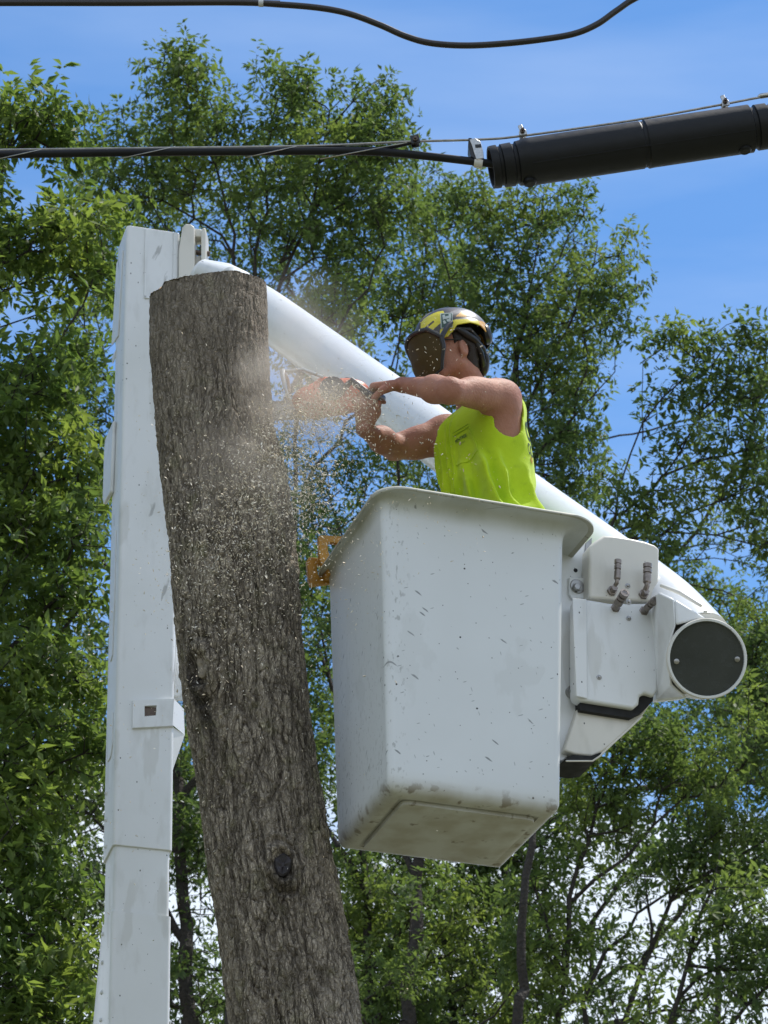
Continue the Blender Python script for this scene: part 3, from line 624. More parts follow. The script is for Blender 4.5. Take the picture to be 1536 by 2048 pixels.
# ------------------------------------------------------------ topped trunk
TYW = 8.85
Lp = [(582, 300), (700, 297), (870, 311), (1060, 330), (1250, 347), (1450, 374), (1580, 395), (1750, 416), (1900, 440), (2048, 457), (2300, 490)]
Rp = [(552, 534), (690, 538), (850, 546), (950, 574), (1080, 590), (1250, 606), (1400, 622), (1560, 645), (1700, 668), (1870, 700), (2048, 731), (2300, 775)]
def lr(py): return np.interp(py, [a for a, b in Lp], [b for a, b in Lp]), np.interp(py, [a for a, b in Rp], [b for a, b in Rp])
zs = []; cs = []; rs = []
for py in np.linspace(540, 2300, 120):
    l, r_ = lr(py); pl = P(l, py, TYW); pr = P(r_, py, TYW); cs.append((pl + pr) / 2); rs.append(np.linalg.norm(pr - pl) / 2 - .004)
cs = np.array(cs); rs = np.array(rs); zz = cs[:, 2]
def axis_at(z):
    z = np.asarray(z, float); o = np.argsort(zz); x = np.interp(z, zz[o], cs[o, 0]); r = np.interp(z, zz[o], rs[o]); zb = zz.min()
    sl = (cs[-1, 0] - cs[-12, 0]) / (cs[-1, 2] - cs[-12, 2]); x = np.where(z < zb, cs[-1, 0] + sl * .6 * (z - zb), x); r = np.where(z < zb, rs[-1] * (1 + .10 * (zb - z) / zb) + .35 * np.exp(-np.maximum(z, 0) / .28) * .5, r)
    return x, r
ztopT = P(417, 548, TYW - .2)[2] + .04; zcutL = P(300, 584, TYW)[2]
nu = 460; zlist = np.concatenate([np.linspace(0, 4.0, 60)[:-1], np.arange(4.0, ztopT + .10, .0021)]); nv = len(zlist)
U, Zv = np.meshgrid(np.arange(nu) / nu, zlist, indexing='xy')
CU = 1.34; xs_ = U * CU; ys_ = Zv
def fbm(x, y, W, seed, o=4):
    s = 0; a = .5
    for i in range(o): s = s + a * vnoise(x * 2 ** i, y * 2 ** i, seed + i, W * 2 ** i if W * 2 ** i <= 256 else None); a *= .5
    return s
ang = U * 2 * np.pi     # angle 0 = +x ; front (toward camera) = -y = 270 deg
def knot_uv(px, py):
    z = P(px, py, TYW - .19)[2]; x, r = axis_at(z); X_ = P(px, py, TYW - .19)[0]; a = -math.acos(np.clip((X_ - x) / r, -1, 1)); return (a / (2 * math.pi)) % 1, float(z)
kn = [(*knot_uv(565, 1735), .034, .047), (*knot_uv(402, 1330), .040, .062), (*knot_uv(482, 930), .05, .04)]
wx = (fbm(U * 16, Zv * 3.2, 16, 11) - .5); wz = fbm(U * 10, Zv * 2, 10, 31) - .5
XX = U * CU; ZZ2 = Zv.copy()
for (ku, kz, kr, kh) in kn:
    du = ((U - ku + .5) % 1 - .5) * CU; dz = Zv - kz; d = np.hypot(du / kr, dz / kh); wgt = np.exp(-(d / 2.0) ** 2)
    XX = XX + du * wgt * -1.0 * (1 / (d + .6)) ; 
XU = XX / CU
def crack(nu_c, nz_c, seed, k, wa, wb):
    n_ = .62 * vnoise(XU * nu_c + wx * wa, Zv * nz_c + wz * wb, seed, nu_c) + .27 * vnoise(XU * nu_c * 2 + wx * wa * 2, Zv * nz_c * 2.2 + wz * wb, seed + 1, nu_c * 2) + .11 * vnoise(XU * 240 + wx * wa * 3, Zv * 46, seed + 2, 240)
    return np.clip(np.abs(n_ - .5) * k, 0, 1)
c1 = crack(34, 4.2, 3, 15, 2.4, 1.5); c2 = crack(52, 7.5, 23, 13, 3, 1.5); c3 = crack(30, 20, 43, 14, 3, 2)
fib = .6 * vnoise(XU * 200 + wx * 5, Zv * 26, 61, 200) + .4 * vnoise(XU * 250 + wx * 5, Zv * 60, 62, 250)
W2 = 72; g1, g2, hv = worley(XU * W2 + wx * 9 + 3, Zv / .055 + wz * 7 + fbm(U * 60, Zv * 30, 60, 131, 2) * 1.2, 5, W2); pl2 = np.clip((g2 - g1) * 2.4, 0, 1)
plate_ = np.minimum(np.minimum(c1, c2 * .8 + .2), np.maximum(c3 * .7 + .4, pl2 * .7 + .35)) * (.72 + .55 * (fib - .3)); plate_ = np.clip(plate_, 0, 1)
fine = fbm(U * 128, Zv * 22, 128, 51, 4)
upf = np.clip((Zv - P(450, 1010, TYW)[2]) / (P(450, 650, TYW)[2] - P(450, 1010, TYW)[2]), 0, 1)
cr = fbm(U * 20, Zv * 6, 20, 71, 3)
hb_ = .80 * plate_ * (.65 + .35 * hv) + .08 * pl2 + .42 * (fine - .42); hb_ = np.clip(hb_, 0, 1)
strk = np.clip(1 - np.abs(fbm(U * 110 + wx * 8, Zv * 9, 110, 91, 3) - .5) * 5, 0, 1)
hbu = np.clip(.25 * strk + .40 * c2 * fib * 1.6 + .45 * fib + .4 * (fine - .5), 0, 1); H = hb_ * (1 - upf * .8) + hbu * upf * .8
amp = .0175 * (1 - upf) + .0085 * upf
disp = (H - .55) * amp + (fbm(U * 6, Zv * 1.6, 6, 81, 3) - .45) * .022
for i, (ku, kz, kr, kh) in enumerate(kn):
    du = ((U - ku + .5) % 1 - .5) * CU; dz = Zv - kz; d = np.hypot(du / kr, dz / kh)
    if i < 2: disp += .020 * np.exp(-((d - 1.25) / .35) ** 2) + .012 * np.exp(-(d / 2.2) ** 2) - .014 * np.exp(-(d / .8) ** 4) + .004 * np.sin(d * 9) * np.exp(-((d - 1.9) / .6) ** 2)
    else: disp += .012 * np.exp(-(d / 1.2) ** 2) + .003 * np.sin(d * 8) * np.exp(-((d - 1.2) / .6) ** 2)
ks = kn[1]; du = ((U - ks[0] + .5) % 1 - .5) * CU; dz = Zv - (ks[1] - .10); stain = np.clip(1.15 - np.hypot((du + .02 * np.sin(Zv * 9) + .02) / (.045 + .02 * fine), dz / .24) + (fine - .5) * .9, 0, 1) * .85
k0_ = kn[0]; du = ((U - k0_[0] + .5) % 1 - .5) * CU; stain = np.maximum(stain, np.clip(1.05 - np.hypot(du / .05, (Zv - k0_[1] + .05) / .085) + (fine - .5), 0, 1) * .6)
ax_x, ax_r = axis_at(zlist)
Rr = ax_r[:, None] + disp
Xw = ax_x[:, None] + Rr * np.cos(ang); Yw = TYW + Rr * np.sin(ang) * 1.0
# sloping sawn top
cutz = zcutL + .0 + (Xw - axis_at(zcutL)[0] + .19) * .17 - np.clip(Xw - axis_at(zcutL)[0] - .10, 0, 1) * .30 + (Yw - TYW) * .42
cutz = cutz - .02 * (np.clip((axis_at(zcutL)[0] - .145) - Xw, 0, .01) / .01) + .0 + .004 * (fine - .5) * 3
Zw = np.minimum(Zv, cutz)
Vt = np.stack([Xw, Yw, Zw], -1).reshape(-1, 3); ii = np.arange(nv * nu).reshape(nv, nu); jj = np.roll(ii, -1, 1)
Ft = np.stack([ii[:-1], jj[:-1], jj[1:], ii[1:]], -1).reshape(-1, 4)
trunk = thing('topped_tree', 'tall topped tree trunk with furrowed brown bark, no branches left', 'tree trunk', (float(axis_at(0)[0]), TYW, 0))
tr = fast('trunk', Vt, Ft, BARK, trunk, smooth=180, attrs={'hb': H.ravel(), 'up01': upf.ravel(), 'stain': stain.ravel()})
last = Vt[ii[-1]]; cc = last.mean(0); m = MB(); n_ = len(last)
rings = [cc + (last - cc) * s_ + Z * (.001 - .006 * (1 - s_)) for s_ in (.995, .7, .4, .1)]; m.loft(rings, cap=True); build('cut_face', m, WOOD, trunk)
for i, (ku, kz, kr, kh) in enumerate(kn[:2]):
    a = ku * 2 * math.pi; x0, r0 = axis_at(kz); nv_ = np.array([math.cos(a), math.sin(a), 0]); tv = np.array([-math.sin(a), math.cos(a), 0]); c0 = np.array([float(x0), TYW, kz]) + nv_ * (float(r0) + (.012 if i == 0 else .002))
    m = MB(); rg = []
    for s_, h_ in ((1.05, -.015), (.95, .002), (.8, .006), (.5, .003), (.2, .0)):
        rg.append([c0 + tv * kr * s_ * (.78 + .07 * math.sin(3 * q + i)) * math.cos(q) + Z * (kh * s_ * (.82 + .06 * math.sin(2 * q)) * math.sin(q)) + nv_ * (h_ + .003 * math.sin(5 * q)) for q in np.linspace(0, 2 * math.pi, 28, endpoint=False)])
    if i == 1: rg = [[p + Z * .02 + tv * .012 for p in r] for r in rg]
    m.loft(rg); build('knot' if i == 0 else 'branch_scar', m, KNOT if i == 0 else SCAR, trunk)
m = MB(); 
# ------------------------------------------------------------ person in the bucket
LS = P(1003, 793, 8.80); RS = P(893, 868, 9.10); MS = (LS + RS) / 2
LT = nrm((LS - RS) * [1, 1, 0]); FT = np.cross(Z, LT) * -1; FT = np.array([-.0, 0, 0]) + np.cross(LT, Z); FT = nrm(FT)      # left and forward of the torso
if FT[0] > 0: FT = -FT
LE = P(902, 782, 8.57); LW = P(806, 770, 8.76)
RE = P(790, 896, 9.04); RW = P(730, 860, 8.84)
EAR = P(923, 699, 8.80)
FH0 = nrm([-.93, -.36, 0]); LH = np.array([.36, -.93, 0]); LH = nrm(np.cross(Z, FH0)); LH = LH if LH[1] < 0 else -LH
tl = R(14); FH = FH0 * math.cos(tl) - Z * math.sin(tl); UH = nrm(np.cross(FH, LH)); UH = UH if UH[2] > 0 else -UH
HC = EAR - LH * .068 + FH * .012 + UH * .035          # skull centre
def HP(f, l, u): return HC + FH * f + LH * l + UH * u
hip = MS + np.array([.085, .03, -.56]); TCn = MS - FT * .035
lo_ = np.array([hip[0] - .62, 8.35, 5.12]); hi_ = np.array([hip[0] + .30, 9.45, HC[2] + .17])
B = SDF(np.array([LW[0] - .25, 8.38, 5.20]), np.array([hip[0] + .28, 9.38, HC[2] + .16]), .0048)
def torso(s, g=0.0, neck=True):
    fr = (LT, FT, Z); MS = TCn
    s.ell(MS + Z * -.13 + FT * .005, fr, (.175 + g, .118 + g, .175 + g), .04)
    s.ell(MS + Z * -.10 + FT * .03, fr, (.150 + g, .100 + g, .10 + g), .05)
    s.ell(MS * .55 + hip * .45 + FT * .008, fr, (.158 + g, .118 + g, .19 + g), .06)
    s.ell(hip + Z * .05, fr, (.172 + g, .128 + g, .17 + g), .06)
    s.cap(MS - LT * .10 - Z * .02 - FT * .03, MS + LT * .10 - Z * .02 - FT * .03, .062 + g, .062 + g, .04)       # trapezius
    s.cap(LS - LT * .045 - FT * .045 - Z * .02, LS - LT * .05 - FT * .05 - Z * .13, .050 + g, .055 + g, .04)
    if neck: s.cap(MS + Z * .02 + FT * .01, HP(-.03, 0, -.09), .072 + g, .056 + g, .03)
torso(B)
# left arm
def arm(s, S_, E_, W_, out):
    ua = nrm(E_ - S_); 
    s.ell(S_ + ua * .02, (ua, nrm(np.cross(ua, Z)), nrm(np.cross(ua, np.cross(ua, Z)))), (.080, .054, .055), .03)      # deltoid
    s.cap(S_ - ua * .02, S_ + ua * .12, .055, .052, .03)
    s.cap(S_ + ua * .10, E_, .050, .040, .02); s.ell(S_ * .45 + E_ * .55 + out * .010, (ua, nrm(np.cross(ua, Z)), nrm(np.cross(ua, np.cross(ua, Z)))), (.085, .050, .052), .02)
    fa = nrm(W_ - E_); s.cap(E_, E_, .041, .041, .015)
    s.cap(E_ + fa * .02, E_ + fa * .10, .044, .045, .02); s.cap(E_ + fa * .10, W_, .042, .0260, .02)
    s.cap(W_, W_ + fa * .015, .0265, .0255, .01)
    s.ell(E_ + fa * .085 - out * .004, (fa, nrm(np.cross(fa, Z)), nrm(np.cross(fa, np.cross(fa, Z)))), (.075, .040, .048), .012); s.ell(S_ + ua * .17 - out * .018, (ua, nrm(np.cross(ua, Z)), nrm(np.cross(ua, np.cross(ua, Z)))), (.085, .042, .034), .010)
    s.cap(E_ - out * .02 + ua * .0, E_ - out * .022 + ua * .008, .022, .018, .012)
arm(B, LS, LE, LW, Z * .6); arm(B, RS, RE, RW, -Z)
B.cap(LS - Z * .05, MS - Z * .16 + LT * .13, .06, .06, .04)          # lat under the arm
B.cap(RS, MS - Z * .1 - LT * .12, .06, .06, .04)
# hands
def hand(s, W_, d, n, side, curls, spread=.0225, thumb=(.5, .5, .5), k=.004):
    d = nrm(d); n = nrm(n - d * np.dot(n, d)); a = np.cross(d, n) * side             # a points to the thumb side
    L = [.076, .081, .077, .068]; seg = [(.040, .025, .020), (.045, .028, .021), (.041, .027, .021), (.033, .021, .018)]
    for i in range(4):
        o = a * (.030 - spread * .92 * i); kn_ = W_ + d * L[i] + o
        s.cap(W_ + o * .55 + d * .008, kn_, .0165, .0135, .010)
        p = kn_; ang_ = 0
        for j in range(3):
            ang_ += curls[i][j]; v = d * math.cos(ang_) + n * math.sin(ang_); q = p + v * seg[i][j]
            r0 = (.0110, .0100, .0092)[j] * (.92 if i == 3 else 1); r1 = (.0100, .0092, .0080)[j] * (.92 if i == 3 else 1)
            s.cap(p, q, r0, r1, .0025); p = q
    t0 = W_ + d * .018 + a * .022 + n * .006; t1 = t0 + (a * .62 + d * .55 + n * .35) * .040
    v2 = nrm(a * thumb[0] + d * thumb[1] + n * thumb[2]); t2 = t1 + v2 * .034; v3 = nrm(v2 + n * .5 - a * .35); t3 = t2 + v3 * .026
    s.cap(t0, t1, .0175, .0140, .008); s.cap(t1, t2, .0122, .0112, .003); s.cap(t2, t3, .0110, .0092, .003)
LW = P(806, 769, 8.74); HL = nrm(P(752, 774, 8.775) - LW); nL = nrm(np.array([-.05, .45, -.89]))
hand(B, LW + HL * .02, HL, nL, 1, [(.75, 1.0, .7), (.8, 1.05, .75), (.85, 1.05, .8), (.9, 1.1, .8)], thumb=(.2, .75, .6))
HR = nrm(P(733, 812, 8.78) - RW); nR = nrm(np.array([-.25, .90, .1]))
hand(B, RW + HR * .015, HR, nR, -1, [(.7, 1.1, .8), (.8, 1.15, .8), (.85, 1.15, .8), (.9, 1.2, .8)], thumb=(.2, .7, .6))
# head
fr = (FH, LH, UH)
B.ell(HP(-.012, 0, .015), fr, (.098, .077, .098), .02); B.ell(HP(.030, 0, -.045), fr, (.066, .060, .075), .03)
B.cap(HP(.070, .018, -.105), HP(.070, -.018, -.105), .022, .022, .02)                                   # chin
B.cap(HP(.0, .050, -.075), HP(.06, .026, -.103), .020, .018, .02); B.cap(HP(.0, -.050, -.075), HP(.06, -.026, -.103), .020, .018, .02)
B.cap(HP(.092, 0, .0), HP(.112, 0, -.035), .009, .014, .008)                                           # nose
B.cap(HP(.084, .03, .012), HP(.084, -.03, .012), .012, .012, .012)
B.cap(HP(.093, .018, -.066), HP(.093, -.018, -.066), .008, .008, .006); B.cap(HP(.090, .016, -.078), HP(.090, -.016, -.078), .009, .009, .005)
for sgn in (1, -1):
    B.cap(HP(.085, sgn * .032, -.004), HP(.085, sgn * .032, -.004), .014, .014, .004, )
    ec = HP(-.014, sgn * .074, -.034); en = nrm(LH * sgn + FH * -.35); e2 = nrm(np.cross(UH, en)); e3 = np.cross(en, e2)
    B.ell(ec + en * .004, (e2, en, UH), (.019, .011, .032), .006); B.ell(ec + en * .016 + e2 * 0, (e2, en, UH), (.0105, .0085, .020), 0, cut=True)
    B.cap(ec - UH * .022 + FH * .006, ec - UH * .028 + FH * .008, .007, .007, .004)
    B.cap(ec + FH * .010 - UH * .004, ec + FH * .012 + UH * .003, .005, .004, .003)
Vb, Fb = B.mesh(); Vb = relax(Vb, Fb, 1, .4)
root = thing('person', 'worker in yellow sleeveless shirt and helmet cutting from the bucket', 'person', (hip[0], hip[1], BO[2] + .13))
body = fast('body', Vb, Fb, SKIN, root)
# sleeveless shirt: the torso form let out, cut back at the armholes and the neck
Sh = SDF(np.array([hip[0] - .33, 8.55, 5.75]), np.array([hip[0] + .30, 9.35, MS[2] + .13]), .0052); SG = .0085
torso(Sh, SG, False); Sh.ell(TCn - Z * .22 - FT * .03 , (LT, FT, Z), (.165, .12, .22), .05)
Sh.cap(LS - Z * .05, MS - Z * .16 + LT * .12, .06 + SG, .06 + SG, .04)
Sh.cap(LS - LT * .045 + Z * .004, MS + LT * .06, .055 + SG, .05 + SG, .03)
sl, p = Sh.grid(Sh.lo, Sh.lo + (Sh.n - 1) * Sh.h)
q = p - MS; u = q @ LT; v_ = q @ FT; zz_ = q[..., 2]
# drape: cloth hangs straight from the chest, folds run from the armpit to the waist at the back
ang_ = np.arctan2(v_, u); fold = np.zeros_like(u)
def ridge(c0, slope, wdt, amp, z0, z1):
    c_ = c0 + slope * (-zz_ - z0); dd_ = (ang_ - c_ + np.pi) % (2 * np.pi) - np.pi
    return amp * np.exp(-(dd_ / wdt) ** 2) * np.clip((-zz_ - z0) / .08, 0, 1) * np.clip((z1 + zz_) / .08, 0, 1)
for a_ in ((.55, -1.75, .10, .020, .20, .75), (.15, -1.3, .08, .014, .22, .75), (.95, -1.7, .12, .012, .24, .75), (1.25, .3, .06, .008, .02, .6), (1.5, .15, .05, .008, .0, .5), (1.8, .3, .07, .010, .0, .6), (-.45, -.9, .1, .010, .25, .75), (2.2, .2, .06, .009, .05, .6), (1.0, .9, .10, .010, .33, .8)):
    fold += ridge(*a_)
fold *= 2.0; fold += .0035 * np.sin(ang_ * 9 + zz_ * 11 + 2 * np.sin(zz_ * 21)) * np.clip((-zz_ - .02) / .2, 0, 1); fold += .003 * np.sin(zz_ * 38 + ang_ * 5 + 3 * np.sin(u * 14)) * np.clip((-zz_ - .30) / .2, 0, 1)
D = Sh.F - fold.astype(np.float32) - np.clip((-zz_ - .15) * .06, 0, .02).astype(np.float32)
def capd(a, b, ra, rb):
    ab = b - a; t_ = np.clip(((p - a) @ ab) / (ab @ ab), 0, 1); return np.linalg.norm(p - (a + t_[..., None] * ab), axis=-1) - (ra + (rb - ra) * t_)
cl = np.minimum(capd(LS - LT * .004 + Z * .015 + FT * .024, LS + LT * .2 + Z * .03 + FT * .03, .074, .10), capd(LS - Z * .03 + LT * .0, LS - Z * .108 + LT * .015 - FT * .01, .078, .055)); cl = np.minimum(cl, capd(LS + FT * .03 - Z * .01, LS - Z * .08 + LT * .02, .06, .05))
cr_ = np.minimum(capd(RS - LT * .0, RS - LT * .2, .078, .10), capd(RS - LT * .02, RS - Z * .06 - LT * .03, .07, .055))
cn = capd(MS + Z * .065 + FT * .01, MS + Z * .25, .088, .11)
D = np.maximum(np.maximum(D, -cl), np.maximum(-cr_, -cn)).astype(np.float32)
Vs, Fs = Sh.mesh(D); Vs = relax(Vs, Fs, 2, .45)
shirt = fast('shirt', Vs, Fs, SHIRT, body)
bvh = BVHTree.FromPolygons([Vector(x) for x in Vs], [tuple(int(i) for i in f) for f in Fs])
def on_shirt(p_, off):
    loc, nn_, i_, d_ = bvh.find_nearest(Vector(p_)); return np.array(loc) + np.array(nn_) * off, np.array(nn_)
def cast(px, py):
    r_ = nrm(ray(px, py)); h_ = bvh.ray_cast(Vector(CAM), Vector(r_)); return np.array(h_[0]) if h_[0] is not None else P(px, py, 8.8)
def txt(name, s, c, xdir, ydir, size, mat, parent, off=.0015, bold=.0, sx=1.0):
    cu = bpy.data.curves.new('txt', 'FONT'); cu.body = s; cu.size = size; cu.align_x = 'CENTER'; cu.align_y = 'CENTER'; cu.offset = bold; cu.resolution_u = 3
    ob = bpy.data.objects.new('txt', cu); COL.objects.link(ob); dg = bpy.context.evaluated_depsgraph_get(); me = bpy.data.meshes.new_from_object(ob.evaluated_get(dg)); bpy.data.objects.remove(ob)
    import bmesh
    bm = bmesh.new(); bm.from_mesh(me); bmesh.ops.subdivide_edges(bm, edges=[e for e in bm.edges if e.calc_length() > size * .12], cuts=2, use_grid_fill=False); bmesh.ops.triangulate(bm, faces=bm.faces)
    for v in bm.verts:
        w_ = c + xdir * v.co.x * sx + ydir * v.co.y; v.co = Vector(on_shirt(w_, off)[0])
    bm.to_mesh(me); bm.free(); return link(name, me, mat, parent, smooth=0)
# chest pocket
pq = [cast(*x) for x in ((905, 868), (938, 848), (957, 902), (934, 926), (912, 932), (903, 905))]
m = MB(); cen = np.mean(pq, 0); nv0 = on_shirt(cen, 0)[1]
rg = []
for s_, h_ in ((1.0, -.001), (.985, .0032), (.93, .0036), (.90, .0024), (.6, .0024), (.3, .0024), (.05, .0024)):
    ring_ = []
    for i in range(6):
        for k in range(6):
            w_ = pq[i] * (1 - k / 6) + pq[(i + 1) % 6] * k / 6; ring_.append(on_shirt(cen + (w_ - cen) * s_, h_)[0])
    rg.append(ring_)
m.loft(rg); pocket = build('pocket', m, SHIRT, shirt, smooth=60)
m = MB(); a_, b_ = pq[0], pq[1]; up_ = nrm(np.cross(nv0, b_ - a_)); up_ = up_ if up_[2] > 0 else -up_
for dz_ in (-.012, .0):
    m.tube([on_shirt(a_ * (1 - k) + b_ * k + up_ * dz_, .004)[0] for k in np.linspace(0.02, .98, 8)], .0012, 6)
build('pocket_hem', m, SHIRTD, pocket)
xd = nrm(pq[1] - pq[0]); yd = nrm(np.cross(nv0, xd)); yd = yd if yd[2] > 0 else -yd
tc_ = cast(923, 878); txt('pocket_print', 'PENTREE', tc_, xd, yd, .017, INKG, shirt, .0058, .0003, .72); txt('pocket_print', 'SERVICE', cast(926, 887), xd, yd, .008, INKG, shirt, .0058, 0, .9)
# back print, half turned out of sight
for s_, (px_, py_), sz, mt_, bo in (('CT', (1056, 868), .10, INKG, .003), ('CO', (1061, 902), .062, INKG, .0016), ('SER', (1064, 924), .028, INKO, .001)):
    c_ = on_shirt(cast(px_, py_), 0)[0]; n_ = -FT; x_ = nrm(np.cross(Z, n_)); c_ = c_ - LT * ((sz * .28) * (len(s_)) * .8 - .034)
    x_ = -LT * 1.0
    txt('back_print', s_, c_, x_, Z, sz, mt_, shirt, .002, bo)
# trousers and boots, inside the bucket
m = SDF(np.array([hip[0] - .25, hip[1] - .28, BO[2] + .10]), np.array([hip[0] + .25, hip[1] + .28, hip[2] + .12]), .009)
m.ell(hip + Z * .0, (LT, FT, Z), (.175, .135, .14), .04)
for sgn in (1, -1):
    h0 = hip + LT * sgn * .09 - Z * .05; k0 = h0 + FT * .03 - Z * .42; f0 = np.array([k0[0], k0[1], BO[2] + .22]) - FT * .02
    m.cap(h0, k0, .092, .066, .04); m.cap(k0, f0, .066, .052, .03)
Vp, Fp = m.mesh(); fast('trousers', Vp, Fp, PANTS, body)
for sgn in (1, -1):
    h0 = hip + LT * sgn * .09 - FT * .0; f0 = np.array([h0[0], h0[1], BO[2] + .13])
    s2 = SDF(f0 - [.2, .2, .02], f0 + [.2, .2, .2], .008); s2.cap(f0 + Z * .15, f0 + Z * .05, .05, .048, .02); s2.cap(f0 + Z * .045 - FT * .02, f0 + Z * .035 + FT * .12, .045, .036, .02)
    Vq, Fq = s2.mesh(); fast('boot', Vq, Fq, LEATHER, body)
# hair: short at the nape and sides
Hh = SDF(HC - .16, HC + .16, .0045); Hh.ell(HP(-.014, 0, .014), fr, (.104, .0825, .102), .01); Hh.cap(HP(-.085, .0, -.02), HP(-.072, 0, -.072), .035, .030, .02); Hh.cap(HP(-.06, .035, -.02), HP(-.055, .033, -.075), .038, .022, .02); Hh.cap(HP(-.06, -.035, -.02), HP(-.055, -.033, -.075), .038, .022, .02)
sl, p = Hh.grid(Hh.lo, Hh.lo + (Hh.n - 1) * Hh.h); q = p - HC; qf = q @ FH; qu = q @ UH
D = np.maximum(Hh.F, qf - np.where(qu > .03, .085, np.where(qu > -.02, .012, -.030 + (qu + .02) * .0)) ); D = np.maximum(D, -(qu + .094)).astype(np.float32)
ql = q @ LH; earc = np.hypot(qf + .012, qu + .034) - .030; D = np.maximum(D, -np.where(np.abs(ql) > .05, earc, 9)).astype(np.float32)
Vh, Fh_ = Hh.mesh(D); hair = fast('hair', relax(Vh, Fh_, 1), Fh_, HAIR, body)

# helmet: shell in head coordinates, patches by outline on the side view
hc = np.array([-.026, 0, .046]); ra = (.134, .106, .108)
def shell_pt(th, ph, g=0):   # th from the crown down, ph round from the front
    return HC + FH * (hc[0] + (ra[0] + g) * math.sin(th) * math.cos(ph)) + LH * ((ra[1] + g) * math.sin(th) * math.sin(ph)) + UH * (hc[2] + (ra[2] + g) * math.cos(th))
def edge(ph):                # lower edge height (u) of the shell round the head
    a = abs((ph + math.pi) % (2 * math.pi) - math.pi); d_ = math.degrees(a)
    return float(np.interp(d_, [0, 35, 52, 64, 78, 100, 118, 135, 160, 180], [.012, .012, .006, .008, .040, .047, .040, .016, .010, .008]))
nph, nth = 400, 100; rows = []
for i in range(nth + 1):
    r_ = []
    for j in range(nph):
        ph = 2 * math.pi * j / nph; ce = (edge(ph) - hc[2]) / ra[2]; te = math.acos(max(-1, min(1, ce))); th = max(.001, te * (i / nth)); flare = .006 * max(0, (i / nth - .85) / .15) + .0025 * math.sin(ph * 2) ** 2
        g_ = flare + (.004 if abs(math.sin(ph)) < .22 and i < nth * .9 else 0)
        r_.append(shell_pt(th, ph, g_))
    rows.append(r_)
patt = [  # outline in photo pixels of the left side, tested on the side view of the shell
 (0, [(846, 664), (850, 655), (866, 642), (868, 645), (853, 658), (849, 666)]),
 (1, [(826, 684), (834, 655), (848, 638), (870, 626), (886, 622), (889, 640), (868, 658), (854, 674)]),
 (1, [(874, 682), (880, 660), (905, 640), (935, 639), (956, 642), (958, 656), (938, 655), (914, 657), (900, 668), (890, 680)]),
 (2, [(956, 642), (980, 644), (1000, 676), (1002, 690), (985, 676), (958, 662), (954, 655)]),
 (2, [(911, 633), (922, 624), (936, 625), (932, 634)]),
 (2, [(865, 634), (880, 624), (884, 630), (870, 642)]),
 (3, [(935, 630), (945, 622), (968, 635), (974, 645), (950, 642)]),
 (3, [(900, 624), (930, 618), (940, 623), (905, 630)])]
def side(px_, py_):          # photo pixel on the near side of the shell -> head side-view coordinates
    o = CAM - (HC + FH * hc[0] + UH * hc[2]); d_ = ray(px_, py_); A = np.array([np.dot(o, FH), np.dot(o, LH), np.dot(o, UH)]) / ra; Bv = np.array([np.dot(d_, FH), np.dot(d_, LH), np.dot(d_, UH)]) / ra
    b_ = A @ Bv; a_ = Bv @ Bv; c_ = A @ A - 1; dis = max(0, b_ * b_ - a_ * c_); t_ = (-b_ - math.sqrt(dis)) / a_; h_ = CAM + d_ * t_ - HC
    return np.array([h_ @ FH, h_ @ UH])
pol = [(c_, np.array([side(*x) for x in pp])) for c_, pp in patt]
def inside(P_, pg):
    x, y = P_; r_ = False; n_ = len(pg)
    for i in range(n_):
        (x1, y1), (x2, y2) = pg[i], pg[(i + 1) % n_]
        if (y1 > y) != (y2 > y) and x < (x2 - x1) * (y - y1) / (y2 - y1) + x1: r_ = not r_
    return r_
V_ = [p_ for r_ in rows for p_ in r_]; F_ = []; M_ = []
for i in range(nth):
    for j in range(nph):
        f = (i * nph + j, i * nph + (j + 1) % nph, (i + 1) * nph + (j + 1) % nph, (i + 1) * nph + j); c_ = sum(V_[k] for k in f) / 4 - HC; s2_ = (c_ @ FH, c_ @ UH); k_ = 0
        if abs(c_ @ LH) > .012:
            for a_, pg in pol:
                if inside(s2_, pg): k_ = a_; break
        F_.append(f); M_.append(k_)
m = MB(); m.add(V_, F_); m.m = M_
hel = build('helmet', m, [HBLK, HYEL, HORG, HGRY], body, smooth=50)
sol = hel.modifiers.new('thick', 'SOLIDIFY'); sol.thickness = .0035; sol.offset = -1
